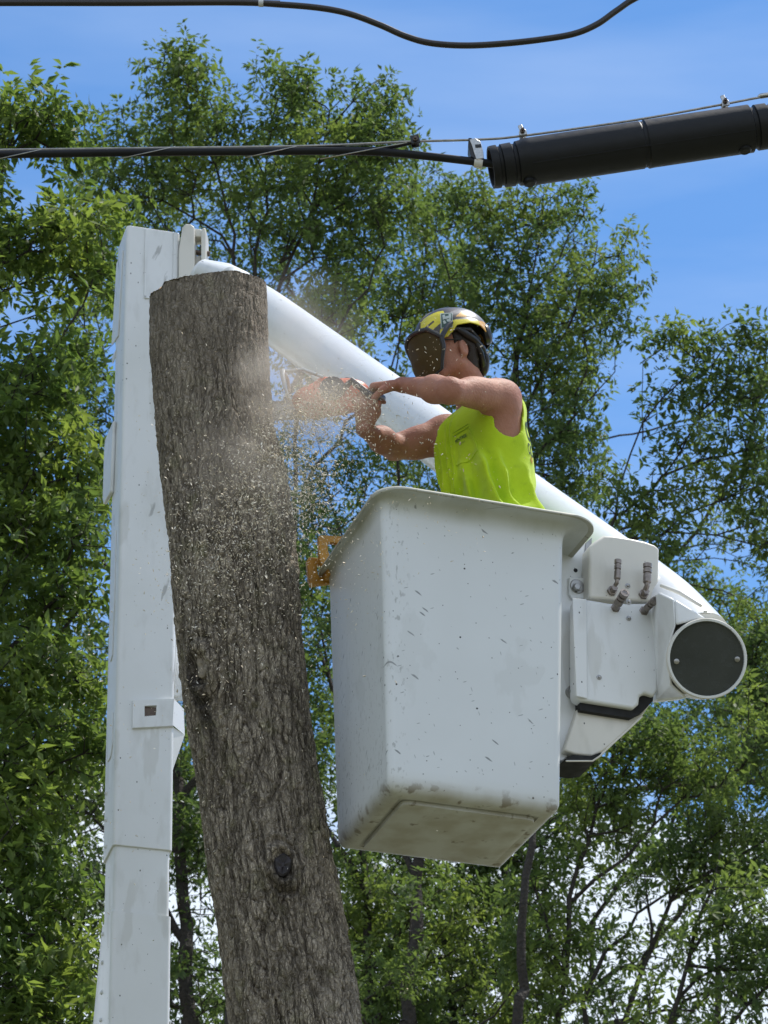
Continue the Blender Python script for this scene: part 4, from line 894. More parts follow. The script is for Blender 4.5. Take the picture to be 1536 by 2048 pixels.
# sticker
def shell_near(px_, py_, g): 
    f_, u_ = side(px_, py_); l_ = ra[1] * math.sqrt(max(0, 1 - ((f_ - hc[0]) / ra[0]) ** 2 - ((u_ - hc[2]) / ra[2]) ** 2)); c_ = np.array([f_ - hc[0], l_, u_ - hc[2]]); n_ = nrm(c_ / np.array(ra) ** 2)
    q_ = np.array([f_, l_, u_]) + n_ * g; return HP(*q_)
def patch(quad, g, th, mat, name, par, n=6):
    vs = []; 
    for h_ in (g, g + th):
        for i in range(n + 1):
            for j in range(n + 1):
                a_ = i / n; b_ = j / n; x = (quad[0][0] * (1 - a_) + quad[1][0] * a_) * (1 - b_) + (quad[3][0] * (1 - a_) + quad[2][0] * a_) * b_; y = (quad[0][1] * (1 - a_) + quad[1][1] * a_) * (1 - b_) + (quad[3][1] * (1 - a_) + quad[2][1] * a_) * b_
                vs.append(shell_near(x, y, h_))
    k = (n + 1) ** 2; fs = []
    for i in range(n):
        for j in range(n):
            o = i * (n + 1) + j; fs += [(o, o + 1, o + n + 2, o + n + 1), (k + o, k + o + n + 1, k + o + n + 2, k + o + 1)]
    for i in range(n):
        for a_, b_ in ((i, i + 1), (n * (n + 1) + i, n * (n + 1) + i + 1), (i * (n + 1), (i + 1) * (n + 1)), (i * (n + 1) + n, (i + 1) * (n + 1) + n)): fs.append((a_, b_, k + b_, k + a_))
    m = MB(); m.add(vs, fs); return build(name, m, mat, par, smooth=60)
stk = patch([(881, 629), (905, 628), (905, 656), (882, 658)], .0045, .001, HWHT, 'sticker', hel)
patch([(883, 630.5), (903.5, 629.5), (903.5, 654.5), (883.5, 656.5)], .0056, .0008, HSTK, 'sticker_field', hel)
for qd in ([(885, 633), (890, 632), (891, 640), (886, 642)], [(890, 636), (898, 634), (899, 638), (891, 641)], [(897, 631), (902, 631), (902, 639), (898, 641)], [(893, 641), (901, 640), (902, 646), (894, 645)], [(886, 644), (890, 643), (893, 648), (888, 650)]):
    patch(qd, .0066, .0006, HWHT, 'sticker_mark', hel, 2)
# suspension cradle, nape pad, parked ear defender
def HT(l): return np.array([HP(*x) for x in l])
for sgn in (1, -1):
    m = MB(); m.tube(HT([(-.0, sgn * .088, .04), (-.03, sgn * .090, .015), (-.065, sgn * .080, -.005), (-.10, sgn * .055, -.025), (-.122, sgn * .02, -.035), (-.125, 0, -.035)]), [.010, .013, .013, .012, .013, .014], 12)
    m.tube(HT([(.03, sgn * .089, .03), (.0, sgn * .092, .035), (-.05, sgn * .092, .03), (-.09, sgn * .068, .0)]), .008, 10)
    m.tube(HT([(-.06, sgn * .083, .01), (-.085, sgn * .066, -.05), (-.10, sgn * .035, -.075), (-.105, 0, -.08)]), [.007, .009, .010, .011], 10)
    build('cradle_strap', m, PLAST, hel)
m = SDF(HC - .2, HC + .2, .006); m.ell(HP(-.118, 0, -.045), fr, (.020, .045, .040), .01); m.ell(HP(-.108, 0, -.080), fr, (.018, .030, .026), .02); Vq, Fq = m.mesh(); fast('nape_pad', Vq, Fq, PLAST, hel)
for sgn in (1, -1):
    cp = HP(-.132, sgn * .052, .030); nn_ = nrm(-FH * .85 + LH * sgn * .45)
    m = MB(); m.lathe(cp - nn_ * .012, nn_, [(0, .030), (.006, .036), (.018, .036), (.026, .030), (.030, .018)], 24); build('ear_defender', m, PLAST, hel)
    m = MB(); m.tube(HT([(-.03, sgn * .104, .055), (-.07, sgn * .098, .06), (-.115, sgn * .075, .05), (-.13, sgn * .06, .035)]), .005, 8); build('defender_arm', m, PLAST, hel)
m = MB()
for sgn in (1, -1):
    m.tube(HT([(.084, sgn * .04, .0), (.06, sgn * .072, .003), (.0, sgn * .084, -.004), (-.012, sgn * .083, -.008)]), .0022, 6)
m.tube(HT([(.098, -.03, .0), (.105, 0, .002), (.098, .03, .0)]), .0025, 6); gl = build('safety_glasses', m, PLAST, body)
# face screen: bowed mesh in a black frame
def scr(a, u, g=0):
    rr2 = .150 + g + .010 * (u < 0) * 0 + (-.018) * max(0, -u - .05) / .08
    return HP(-.012 + rr2 * math.cos(a), rr2 * .92 * math.sin(a), u)
amax = R(54); topu = lambda a: .050 - .028 * (abs(a) / amax) ** 2 * 1.0 - .030 * max(0, abs(a) / amax - .7) / .3; botu = lambda a: -.125 + .02 * (abs(a) / amax) ** 3
m = MB(); na, nu_ = 40, 16; vs = []; fs = []
def lim(u_t):                # half width of the screen narrows towards the chin
    return 1 - .42 * max(0, u_t - .35) ** 1.4
for i in range(nu_ + 1):
    for j in range(na + 1):
        f_ = i / nu_; a = (-1 + 2 * j / na) * amax * lim(f_); vs.append(scr(a, topu(a) * (1 - f_) + botu(a) * f_))
fs = [(i * (na + 1) + j, i * (na + 1) + j + 1, (i + 1) * (na + 1) + j + 1, (i + 1) * (na + 1) + j) for i in range(nu_) for j in range(na)]
m.add(vs, fs); vis = build('face_screen', m, VISOR, hel); vis.modifiers.new('thick', 'SOLIDIFY').thickness = .001
m = MB(); g = vs; topl = [g[j] for j in range(na + 1)]; lft = [g[i * (na + 1) + na] for i in range(nu_ + 1)]; rgt = [g[i * (na + 1)] for i in range(nu_ + 1)]; btl = [g[nu_ * (na + 1) + j] for j in range(na + 1)]
m.tube(topl, .0075, 10); m.tube(topl, [.009] * len(topl), 8)
for e_ in (lft, rgt): m.tube(e_, np.linspace(.0085, .0055, len(e_)), 10)
m.tube(btl, .0032, 8)
for sgn in (1, -1): m.tube([scr(sgn * amax, topu(amax)), HP(.04, sgn * .112, .035), HP(.02, sgn * .108, .05)], [.009, .009, .007], 10)
build('screen_frame', m, PLAST, vis)

# ------------------------------------------------------------ chainsaw held out against the trunk
SC = P(668, 794, 8.86); sf = nrm(np.array([-1.0, .08, -.02])); sr = nrm(np.cross(sf, Z)); su = np.cross(sr, sf)
if sr[1] < 0: sr = -sr
su = nrm(np.cross(sr, sf)); su = su if su[2] > 0 else -su
def W3(f, s_, u_): return SC + sf * f + sr * s_ + su * u_
saw = thing('chainsaw', 'orange chainsaw held level with its bar in the trunk, wrapped in flying dust', 'chainsaw', W3(0, 0, -.06))
m = SDF(SC - .26, SC + .26, .006); fr2 = (sf, sr, su)
m.ell(W3(.01, 0, -.005), fr2, (.135, .070, .058), .02); m.ell(W3(-.04, 0, .022), fr2, (.080, .052, .038), .02); m.cap(W3(.03, -.03, .03), W3(.03, .03, .03), .030, .030, .02); m.ell(W3(.07, 0, -.025), fr2, (.06, .075, .04), .02)
Vq, Fq = m.mesh(); sb = fast('engine_housing', Vq, Fq, SAWO, saw)
m = MB(); m.lathe(W3(.0, -.062, -.005), -sr, [(0, .045), (.012, .043), (.016, .03), (.016, .012), (.02, .01)], 28); build('starter_cover', m, PLAST, sb)
GL = LW + HL * .095 + nL * .034; GR = RW + HR * .090 + nR * .034
m = MB(); m.tube([W3(-.08, 0, -.02), GR + np.array([-.05, 0, .0]), GR, GR + np.array([.038, .0, .010]), GR + np.array([.050, .02, .045]), GR + np.array([.02, .04, .075]), W3(-.10, 0, .02)], [.018, .017, .0165, .0165, .016, .017, .020], 14); build('rear_handle', m, SAWO, saw)
aL_ = nrm(np.cross(HL, nL)); m = MB(); m.tube([W3(-.02, -.085, -.04), W3(-.07, -.085, .01), GL - aL_ * np.sign(aL_[1]) * .055, GL, GL + aL_ * np.sign(aL_[1]) * .055, W3(-.07, .085, .02), W3(-.02, .085, -.02)], .0125, 12); build('front_handle', m, PLAST, saw)
m = MB(); m.tube([W3(.145, -.075, -.045), W3(.160, -.078, .0), W3(.168, -.078, .05), W3(.170, -.06, .078), W3(.160, .0, .084), W3(.16, .055, .07)], [.0045, .0055, .0085, .010, .007, .006], 10); m.tube([W3(.170, -.06, .078), W3(.10, -.065, .078), W3(.03, -.06, .045)], .006, 8); build('hand_guard', m, WPL, saw)
m = MB(); m.lathe(W3(-.045, .01, .058), su, [(0, .016), (.014, .015), (.018, .010)], 14); build('fuel_cap', m, PLAST, sb)
m = MB(); o_ = W3(.115, .035, -.02); pts = [o_ + sf * x + su * y for x, y in [(0, .032), (.30, .026), (.34, .018), (.355, 0), (.34, -.018), (.30, -.026), (0, -.032)]]; m.prism(pts, sr * .004); bar = build('guide_bar', m, STEEL, saw, bevel=.0008)
m = MB(); lp = [o_ + sr * .002 + sf * x + su * y for x, y in [(-.02, .034), (.1, .0345), (.2, .032), (.30, .030), (.342, .021), (.360, 0), (.342, -.021), (.30, -.030), (.2, -.032), (.1, -.0345), (-.02, -.034)]]; m.tube(lp, .0035, 6)
for k in range(1, 40):
    x = -.01 + .31 * (k % 20) / 20; y = .036 if k < 20 else -.036; m.box(o_ + sr * .002 + sf * x + su * y * (.93 if x > .2 else 1), (sf, sr, su), (.005, .0035, .003))
build('saw_chain', m, CHAINM, bar)

# ------------------------------------------------------------ overhead lines
CY = 8.2
def path(l, y=CY, n=10):
    a = np.array([P(x, yy, y + (dy[0] if dy else 0)) for x, yy, *dy in l]); t_ = np.arange(len(a)); k = np.linspace(0, len(a) - 1, (len(a) - 1) * n + 1); i0 = np.clip(k.astype(int), 0, len(a) - 2); f_ = (k - i0)[:, None]
    A = lambda i: a[np.clip(i, 0, len(a) - 1)]
    p0, p1, p2, p3 = A(i0 - 1), A(i0), A(i0 + 1), A(i0 + 2)
    return .5 * ((2 * p1) + (-p0 + p2) * f_ + (2 * p0 - 5 * p1 + 4 * p2 - p3) * f_ ** 2 + (-p0 + 3 * p1 - 3 * p2 + p3) * f_ ** 3)
m = MB(); m.tube(path([(-3500, 60), (-900, 20), (-300, 8), (0, 6), (250, 6), (470, 5), (560, 9), (640, 16), (700, 28), (760, 50), (810, 72), (860, 86), (930, 91), (1010, 87), (1090, 78), (1150, 67), (1195, 48), (1235, 20), (1280, -8), (1400, -60), (1700, -150), (2600, -420), (4200, -1000)], 8.0), .0108, 14)
tcb = tag(build('service_cable', m, CABLEM), 'thick brown black cable dipping in a bow across the top sky', 'cable')
m = MB(); m.lathe(P(522, 6.5, 7.9995) - RT * .008, nrm(RT), [(0, .0118), (.0, .0124), (.016, .0124), (.016, .0118)], 20); build('tape_band', m, WPL, tcb)
m = MB(); m.tube(path([(-3500, 30), (-900, 2), (-300, -3), (0, -2), (170, -1), (300, 1), (420, 2), (500, 4), (560, 6)], 8.0), .0085, 12); 
tag(build('service_cable', m, CABLEM), 'second black cable running close above the thick one at top left', 'cable')
cabp = [(-3500, 420), (-900, 330), (-300, 313), (0, 309), (250, 305), (500, 303), (650, 302), (760, 304), (850, 312), (955, 324), (1000, 330)]
m = MB(); m.tube(path(cabp), .0135, 14); cab = tag(build('lashed_cable', m, RUBBER), 'heavy black cable running from the left into the long black sleeve', 'cable')
strp = [(-3500, 412), (-900, 322), (-300, 306), (0, 300), (250, 297), (500, 294), (650, 291), (830, 283), (960, 279), (1043, 272), (1270, 240), (1450, 208), (1536, 192), (1800, 148), (2200, 80), (3200, -90), (4600, -330)]
m = MB(); m.tube(path(strp, CY - .005), .0042, 8); strand = tag(build('messenger_strand', m, STEEL), 'thin grey steel strand above the black cable and sleeve', 'wire')
m = MB(); m.tube(path([(x, y - 7) for x, y in cabp[:8]] + [(830, 284)], CY), .0062, 8); tag(build('drop_cable', m, RUBBER), 'thin black cable lashed on top of the heavy black cable', 'cable')
for x0 in (-20, 240, 490, 640):    # lashing wire diagonals round the bundle
    m = MB(); yb = np.interp(x0, [a for a, b in cabp], [b for a, b in cabp]); L_ = 110 if x0 < 600 else 180
    pts = []
    for k in np.linspace(0, 1, 18): yy = yb + 12 - 24 * k if x0 < 600 else 318 - 34 * k; pts.append(P(x0 + L_ * k, yy, CY - .021 + .018 * (2 * k - 1) ** 2)); 
    m.tube(pts, .0016, 6); build('lashing_wire', m, GALV, cab)
# splice closure
cl0 = P(982, 335, CY); cl1 = P(1516, 255, CY); cd_ = nrm(cl1 - cl0); CLL = np.linalg.norm(cl1 - cl0); rc = .080
clo = thing('splice_closure', 'long black plastic cable sleeve hanging under the strand at right', 'cable sleeve', cl0)
m = MB(); d0 = .0
prof_ = [(.03, .054), (.0, .060), (-.002, .066), (.0, .0705), (.012, .072), (.024, .072), (.027, .0655), (.036, .0655), (.039, .072), (.072, .073), (.076, .067), (.086, .067), (.089, .074), (.105, .076), (.112, .0795), (.135, rc), (CLL * .56, rc), (CLL * .565, rc - .003), (CLL * .575, rc - .003), (CLL * .58, rc + .002), (CLL * .60, rc + .001), (CLL * .97, rc + .001), (CLL * .975, .070), (CLL * .99, .070), (CLL * .993, .077), (CLL + .03, .077), (CLL + .032, .070), (CLL + .045, .070), (CLL + .048, .075), (CLL + .12, .073), (CLL + .14, .03)]
m.lathe(cl0, cd_, prof_, 48, cap=False)
clb = build('sleeve_body', m, RUBBER, clo, smooth=30)
m = MB(); m.lathe(cl0 + cd_ * .016, cd_, [(0, .066), (.003, .066)], 32); build('sleeve_end_seal', m, DARK, clo)
cu_ = nrm(Z - cd_ * cd_[2]); cb_ = np.cross(cd_, cu_); cb_ = cb_ if cb_[1] < 0 else -cb_
m = MB(); q_ = R(-38); dr = cu_ * math.sin(q_) + cb_ * math.cos(q_); m.tube([cl0 + cd_ * k + dr * (rc - .0005) for k in np.linspace(.13, CLL * .97, 12)], .0028, 6)
dr2 = cu_; m.tube([cl0 + cd_ * k + (cu_ * .99 + cb_ * .12) * (rc + .001) for k in np.linspace(.40, .70, 5)], .006, 8); build('sleeve_seam', m, RUBBER, clb)
for k in (.115, CLL * .93):
    m = MB(); m.lathe(cl0 + cd_ * k - cu_ * .068 , -cu_, [(0, .022), (.016, .022), (.022, .016)], 18); build('drain_boss', m, RUBBER, clb)
def clamp(px, py, w_, h_, nm, lab, mat, rot=.0, grp=None):
    c_ = P(px, py, CY - .012); ax_ = cd_ * math.cos(rot) + cu_ * math.sin(rot); up_ = -cd_ * math.sin(rot) + cu_ * math.cos(rot)
    th_ = thing(nm, lab, 'clamp', c_ - up_ * h_, grp)
    m = MB(); pf = [(-.8, -1), (.8, -1), (1, -.8), (1, -.1), (.55, .2), (.45, .95), (.3, 1.1), (-.5, 1.1), (-.65, .95), (-.6, .1), (-1, -.2), (-1, -.8)]
    if mat is PLAST: pf = [(-1, -1), (1, -1), (1, 1), (.8, 1), (.8, .8), (-.8, .8), (-.8, 1), (-1, 1)]
    m.prism([c_ + ax_ * w_ * a_ + up_ * h_ * b_ for a_, b_ in pf], -cb_ * -.006); build('clamp_plate', m, mat, th_, bevel=.001)
    m = MB(); m.prism([c_ + cb_ * -.024 + ax_ * w_ * a_ + up_ * h_ * b_ for a_, b_ in [(-.9, -.9), (.9, -.9), (.9, .1), (-.9, .1)]], -cb_ * -.005); build('clamp_jaw', m, mat, th_, bevel=.001)
    m = MB(); m.lathe(c_ - up_ * h_ * .25 + cb_ * .010 - cb_ * .045, cb_, [(0, .0045), (.040, .0045), (.041, .0085), (.048, .0085), (.049, .005), (.058, .005)], 6); build('clamp_bolt', m, RUSTY, th_)
clamp(1449, 203, .013, .021, 'strand_clamp', 'bright steel hanger clamp on the strand nearest the right edge', GALV, .1, 'steel hanger clamps on the strand')
clamp(1044, 262, .013, .020, 'strand_clamp', 'small bright steel clamp near the left end of the black sleeve', GALV, .1, 'steel hanger clamps on the strand')
clamp(830, 279, .015, .018, 'strand_clamp', 'small black square clamp on the strand left of the sleeve', PLAST, 0.)
c0_ = P(952, 300, CY - .02); th_ = thing('cable_strap', 'silver strap clip hanging from the strand at the open sleeve end', 'clamp', c0_)
def X3(x, y, o=0): return P(x, y, CY - .02 + o)
m = MB(); m.prism([X3(939, 279), (X3(950, 276)), X3(961, 283), X3(966, 300), X3(968, 316), X3(953, 318), X3(948, 304), X3(944, 290)], np.array([0, .004, 0])); build('strap_face', m, GALV, th_, bevel=.001)
m = MB(); m.prism([X3(937, 276, .004), X3(943, 276, .004), X3(952, 318, .004), X3(942, 312, .004), X3(936, 292, .004)], np.array([0, .05, 0])); m.prism([X3(950, 289, -.003), X3(962, 288, -.003), X3(963, 293, -.003), X3(951, 294, -.003)], np.array([0, .003, 0])); build('strap_side', m, PLAST, th_)
m = MB(); m.lathe(P(956, 326, CY - .0) - RT * .012, nrm(RT - Z * .15), [(0, .0155), (.028, .0155)], 16); build('strap_band', m, CREAM, th_)
m = MB(); m.lathe(P(1516, 193, CY - .005), nrm(cd_), [(0, .004), (.008, .009), (.06, .009), (.07, .005)], 14); tag(build('strand_grip', m, GALV), 'grey end sleeve gripping the strand at the right edge', 'grip')
# ------------------------------------------------------------ trees
def leaves(pos, dirs, clump, m, spread, L0, rg, droop=.25):
    """m lanceolate leaves round every spray point; returns vertices, faces, tint, clump"""
    n = len(pos); k = n * m
    b = np.repeat(pos, m, 0); d = np.repeat(dirs, m, 0); cl = np.repeat(clump, m)
    t_ = rg.random(k)[:, None]; rnd = rg.normal(size=(k, 3)); rnd /= np.linalg.norm(rnd, axis=1)[:, None]
    tip = rg.random(k) < .42; t_[tip] = 1
    base = b + d * (t_ - .35) * spread + rnd * .012
    side = rnd - d * (rnd * d).sum(1)[:, None]; side /= np.linalg.norm(side, axis=1)[:, None] + 1e-6
    a = d * np.where(tip, .45, .25)[:, None] + side * 1.0; a[:, 2] -= droop * rg.random(k); a /= np.linalg.norm(a, axis=1)[:, None]
    L = L0 * .72 * (.5 + 1.0 * rg.random(k) ** 1.3)[:, None]; Wd = L * (.33 + .12 * rg.random(k))[:, None]
    up = np.tile([0, 0, 1.0], (k, 1)) + rg.normal(size=(k, 3)) * .45; s_ = np.cross(a, up); s_ /= np.linalg.norm(s_, axis=1)[:, None] + 1e-6; nn_ = np.cross(s_, a)
    c = rg.uniform(.05, .3, k)[:, None]
    v0 = base; v1 = base + a * L * .42 + s_ * Wd * .5 + nn_ * Wd * c; v3 = base + a * L * .42 - s_ * Wd * .5 + nn_ * Wd * c; v2 = base + a * L - nn_ * L * .14 * rg.random(k)[:, None]
    V = np.stack([v0, v1, v2, v3], 1).reshape(-1, 3); i = np.arange(k)[:, None] * 4
    Fc = np.concatenate([i + [0, 1, 2], i + [0, 2, 3]], 1).reshape(-1, 3)
    return V, Fc, np.repeat(rg.random(k), 4), np.repeat(np.clip(cl + rg.normal(size=k) * .06, 0, 1), 4)

def frusta(Pn, par, rad, n=6):
    idx = np.where(par >= 0)[0]; a = Pn[par[idx]]; b = Pn[idx]; d = b - a; L = np.linalg.norm(d, axis=1)[:, None] + 1e-9; d = d / L
    ra_ = np.minimum(rad[par[idx]], rad[idx] * 1.35 + .002); rb = rad[idx]; ref = np.where(np.abs(d[:, 2:3]) < .9, [[0, 0, 1.0]], [[1.0, 0, 0]]); u = np.cross(d, ref); u /= np.linalg.norm(u, axis=1)[:, None]; v_ = np.cross(d, u)
    q = np.arange(n) * 2 * np.pi / n; cs_, sn = np.cos(q)[None, :, None], np.sin(q)[None, :, None]; o = u[:, None] * cs_ + v_[:, None] * sn
    A = (a - d * ra_[:, None] * .25)[:, None] + o * ra_[:, None, None]; Bq = (b + d * rb[:, None] * .3)[:, None] + o * rb[:, None, None]
    V = np.concatenate([A, Bq], 1).reshape(-1, 3); i = np.arange(len(idx))[:, None, None] * 2 * n; j = np.arange(n)[None, :, None]; j2 = (j + 1) % n
    return V, (i + np.concatenate([j, j2, j2 + n, j + n], 2)).reshape(-1, 4)

def tree(label, cat, loc_y, trunk_px, limbs, blobs, leafmat_, seed, L0=.095, per=14, dens=1.0, depth=1.6, r0=.16, group='leafy trees behind the lift', base=None, bf=.35, kind='oak_tree'):
    """trunk_px / limbs: guide lines (px, py[, dy]); blobs: (px, py, radius px[, dy, density]) the crown fills"""
    rg = np.random.default_rng(seed); pts = []; par = []; rad0 = []
    def addline(l, r_a, r_b, start=None):
        if start is not None: r_a = min(r_a, rad0[start] * .85); r_b = min(r_b, r_a * .4)
        A = np.array([P(x, y, loc_y + (dy[0] if dy else 0)) for x, y, *dy in l]) if not isinstance(l, np.ndarray) else l
        prev = start; out = []
        for i in range(len(A) - 1 if start is None else len(A)):
            a_ = (A[i] if start is None else (pts[start] if i == 0 else A[i - 1])); b_ = A[i + 1] if start is None else A[i]
            n_ = max(1, int(np.linalg.norm(b_ - a_) / .22))
            for k in range(n_ + (1 if prev is None else 0)):
                f = (k + (0 if prev is None else 1)) / n_; p_ = a_ * (1 - f) + b_ * f + rg.normal(size=3) * .018
                pts.append(p_); par.append(-1 if prev is None else prev); prev = len(pts) - 1; out.append(prev)
        for q_, i in enumerate(out): rad0.append(r_a + (r_b - r_a) * q_ / max(1, len(out) - 1))
        return out
    A = [P(x, y, loc_y + (dy[0] if dy else 0)) for x, y, *dy in trunk_px]
    sl_ = (A[1] - A[0]); sl_ /= max(.3, sl_[2]); g0 = A[0] - sl_ * A[0][2] * .35; g0 = np.array([g0[0], g0[1], -.1])
    addline(np.array([g0, *A]), r0 * 1.2, r0 * .13)
    for l in limbs:
        r_l = r0 * .27
        if isinstance(l, tuple): r_l, l = l
        p_ = P(l[0][0], l[0][1], loc_y + (l[0][2] if len(l[0]) > 2 else 0)); d_ = np.linalg.norm(np.array(pts) - p_, axis=1); addline([p for p in l], r_l, r_l * .15, start=int(d_.argmin()))
    att = []; cl = []
    for bpx in blobs:
        x, y, r, *o = bpx; dy = o[0] if o else 0; dn = o[1] if len(o) > 1 else 1
        c = P(x, y, loc_y + dy); sc_ = np.linalg.norm(P(x + r, y, loc_y + dy) - c)
        n_ = int(sc_ * sc_ * 330 * dens * dn) + 3; q = rg.normal(size=(n_, 3)); q /= np.linalg.norm(q, axis=1)[:, None]; q *= (rg.random(n_) ** .42)[:, None] * sc_ * (1 + .22 * rg.normal(size=n_) * (rg.random(n_) < .3))[:, None]; q[:, 1] *= depth
        keep = vn3(c + q, .55, seed) > .36; att.append(c + q[keep]); cl.append(np.full(keep.sum(), rg.random()))
    att = np.concatenate(att); cl = np.concatenate(cl)
    N0 = len(pts); cap_ = N0 + len(att) * 8 + 50; Pn = np.zeros((cap_, 3)); Pn[:N0] = pts; PL = np.zeros(cap_); pr = np.full(cap_, -1); pr[:N0] = par; n = N0
    for i in range(N0):
        if pr[i] >= 0: PL[i] = PL[pr[i]] + np.linalg.norm(Pn[i] - Pn[pr[i]])
    dmin = np.min(np.linalg.norm(att[:, None] - Pn[None, :N0:3], axis=2), axis=1); order = np.argsort(dmin); ends = []; clump = []
    for k in order:
        x = att[k]; D_ = np.linalg.norm(Pn[:n] - x, axis=1); cost = D_ + bf * PL[:n] + .35 * np.maximum(0, Pn[:n, 2] - x[2]); j = int(cost.argmin()); L_ = D_[j]; st = max(1, int(L_ / .20)); p0 = Pn[j].copy(); pv = j
        dirp = Pn[j] - Pn[pr[j]] if pr[j] >= 0 else Z; dirp = dirp / (np.linalg.norm(dirp) + 1e-9); ctl = p0 + dirp * L_ * .35 + Z * L_ * .05
        for s_ in range(1, st + 1):
            f = s_ / st; q = (1 - f) ** 2 * p0 + 2 * f * (1 - f) * ctl + f * f * x + (rg.normal(size=3) * .012 if s_ < st else 0)
            Pn[n] = q; pr[n] = pv; PL[n] = PL[pv] + np.linalg.norm(q - Pn[pv]); pv = n; n += 1
        ends.append(pv); clump.append(cl[k])
    Pn = Pn[:n]; pr = pr[:n]; cnt = np.zeros(n); cnt[ends] += 1
    for i in range(n - 1, 0, -1):
        if pr[i] >= 0: cnt[pr[i]] += cnt[i]
    rad = .0023 * np.maximum(cnt, .6) ** .42; rad = np.minimum(rad, r0 * .6); rad[:N0] = np.maximum(rad[:N0] * .6, rad0)
    ends = np.array(ends); dirs = Pn[ends] - Pn[np.maximum(pr[ends], 0)]; dirs /= np.linalg.norm(dirs, axis=1)[:, None] + 1e-9
    # a second spray part way down each twig
    e2 = pr[ends]; e2 = np.where(e2 < 0, ends, e2); sp = np.concatenate([Pn[ends], (Pn[ends] + Pn[e2]) / 2 + rg.normal(size=(len(ends), 3)) * .06]); sdirs = np.concatenate([dirs, nrows(dirs + rg.normal(size=dirs.shape) * .8)]); scl = np.concatenate([clump, clump])
    V, Fc, tint, cc = leaves(sp, sdirs, scl, per, .20, L0, rg)
    root_ = thing(kind, label, cat, (g0[0], g0[1], 0), group)
    Vk, Fk = frusta(Pn, pr, rad); fast('trunk', Vk, Fk, TBARK, root_, smooth=60)
    fast('crown', V, Fc, leafmat_, root_, smooth=0, attrs={'tint': tint, 'clump': cc})
    return len(tint) // 4
def nrows(a): return a / (np.linalg.norm(a, axis=1)[:, None] + 1e-9)
def vn3(p, s, seed):
    a = vnoise(p[:, 0] / s + 50, p[:, 2] / s + 50, seed); b = vnoise(p[:, 1] / s + 90, p[:, 2] / s + 20, seed + 1); return .6 * a + .4 * b
tot = 0
# mid tree: two high crown heads above the mast
tot += tree('leafy oak with two rounded crown tops and dark forked limbs, highest tree above the mast', 'tree', 23.0, [(470, 2048), (490, 1500), (505, 1000), (512, 700), (520, 560)],
  [[(512, 700), (480, 560), (455, 430), (430, 330), (370, 200)], [(520, 640), (560, 560), (610, 450), (640, 330), (660, 220)], [(560, 520), (600, 460), (700, 400), (780, 330)], [(470, 520), (390, 430), (330, 400), (250, 420)], [(500, 560), (520, 460), (530, 360), (540, 260)], [(505, 900), (600, 760), (700, 620), (760, 520)]],
  [(335, 150, 52, 0, 1.2), (385, 140, 55), (400, 215, 70), (345, 240, 70), (450, 290, 75), (310, 330, 80), (250, 380, 70), (215, 250, 55, 0, .7), (180, 330, 60, 0, .7), (560, 180, 62), (640, 175, 58), (600, 240, 80), (700, 215, 60), (770, 215, 50), (740, 290, 85), (665, 330, 90), (790, 300, 52), (560, 330, 90, 0, .8), (480, 400, 80, 0, .6), (390, 350, 70, 0, .8), (330, 440, 70, 0, .7), (620, 430, 90, 0, .8), (720, 420, 80, 0, .9), (790, 420, 70), (540, 470, 75, 0, .55), (640, 530, 80, 0, .8), (720, 530, 80, 0, .8), (580, 600, 80, 0, .7), (680, 640, 80, 0, .8)],
  LEAF_A, 11, per=13, r0=.15)
# right mid tree
tot += tree('leafy oak whose crown stands behind the helmet and under the black sleeve', 'tree', 24.5, [(812, 2100), (830, 1760), (880, 1300), (960, 1000), (1020, 800), (1055, 600)],
  [[(1020, 800), (1060, 560), (1080, 460), (1090, 400)], [(990, 900), (1060, 800), (1130, 660), (1200, 480)], [(1000, 860), (920, 720), (900, 560), (870, 460)], [(960, 1000), (1080, 900), (1180, 800), (1230, 740)], [(880, 1300), (800, 1000), (790, 800), (800, 640)], [(830, 1760), (740, 1400), (690, 1100), (640, 900)], [(1055, 600), (1120, 520), (1160, 430)]],
  [(870, 400, 60), (940, 400, 70), (1010, 420, 70), (1080, 420, 60), (1150, 400, 50), (1210, 430, 45, 0, .8), (1240, 480, 50), (1190, 510, 60), (1110, 500, 70, 0, .8), (1020, 520, 80, 0, .8), (930, 520, 80), (850, 500, 70), (1250, 580, 45), (1190, 600, 55), (1230, 660, 50), (1110, 620, 80), (1010, 640, 80), (910, 620, 80), (830, 610, 80), (1150, 720, 70), (1210, 740, 40, 0, .8), (1070, 740, 80), (1130, 840, 60), (1190, 870, 40, 0, .7), (1090, 900, 70), (1180, 950, 50), (1130, 960, 60), (760, 620, 70), (760, 720, 70), (690, 740, 60), (800, 950, 70, 0, .8), (700, 960, 70, 0, .8), (620, 980, 60, 0, .7), (650, 1060, 60, 0, .7), (600, 1180, 50, 0, .8), (650, 1280, 60, 0, .7)],
  LEAF_B, 23, per=12, r0=.115)
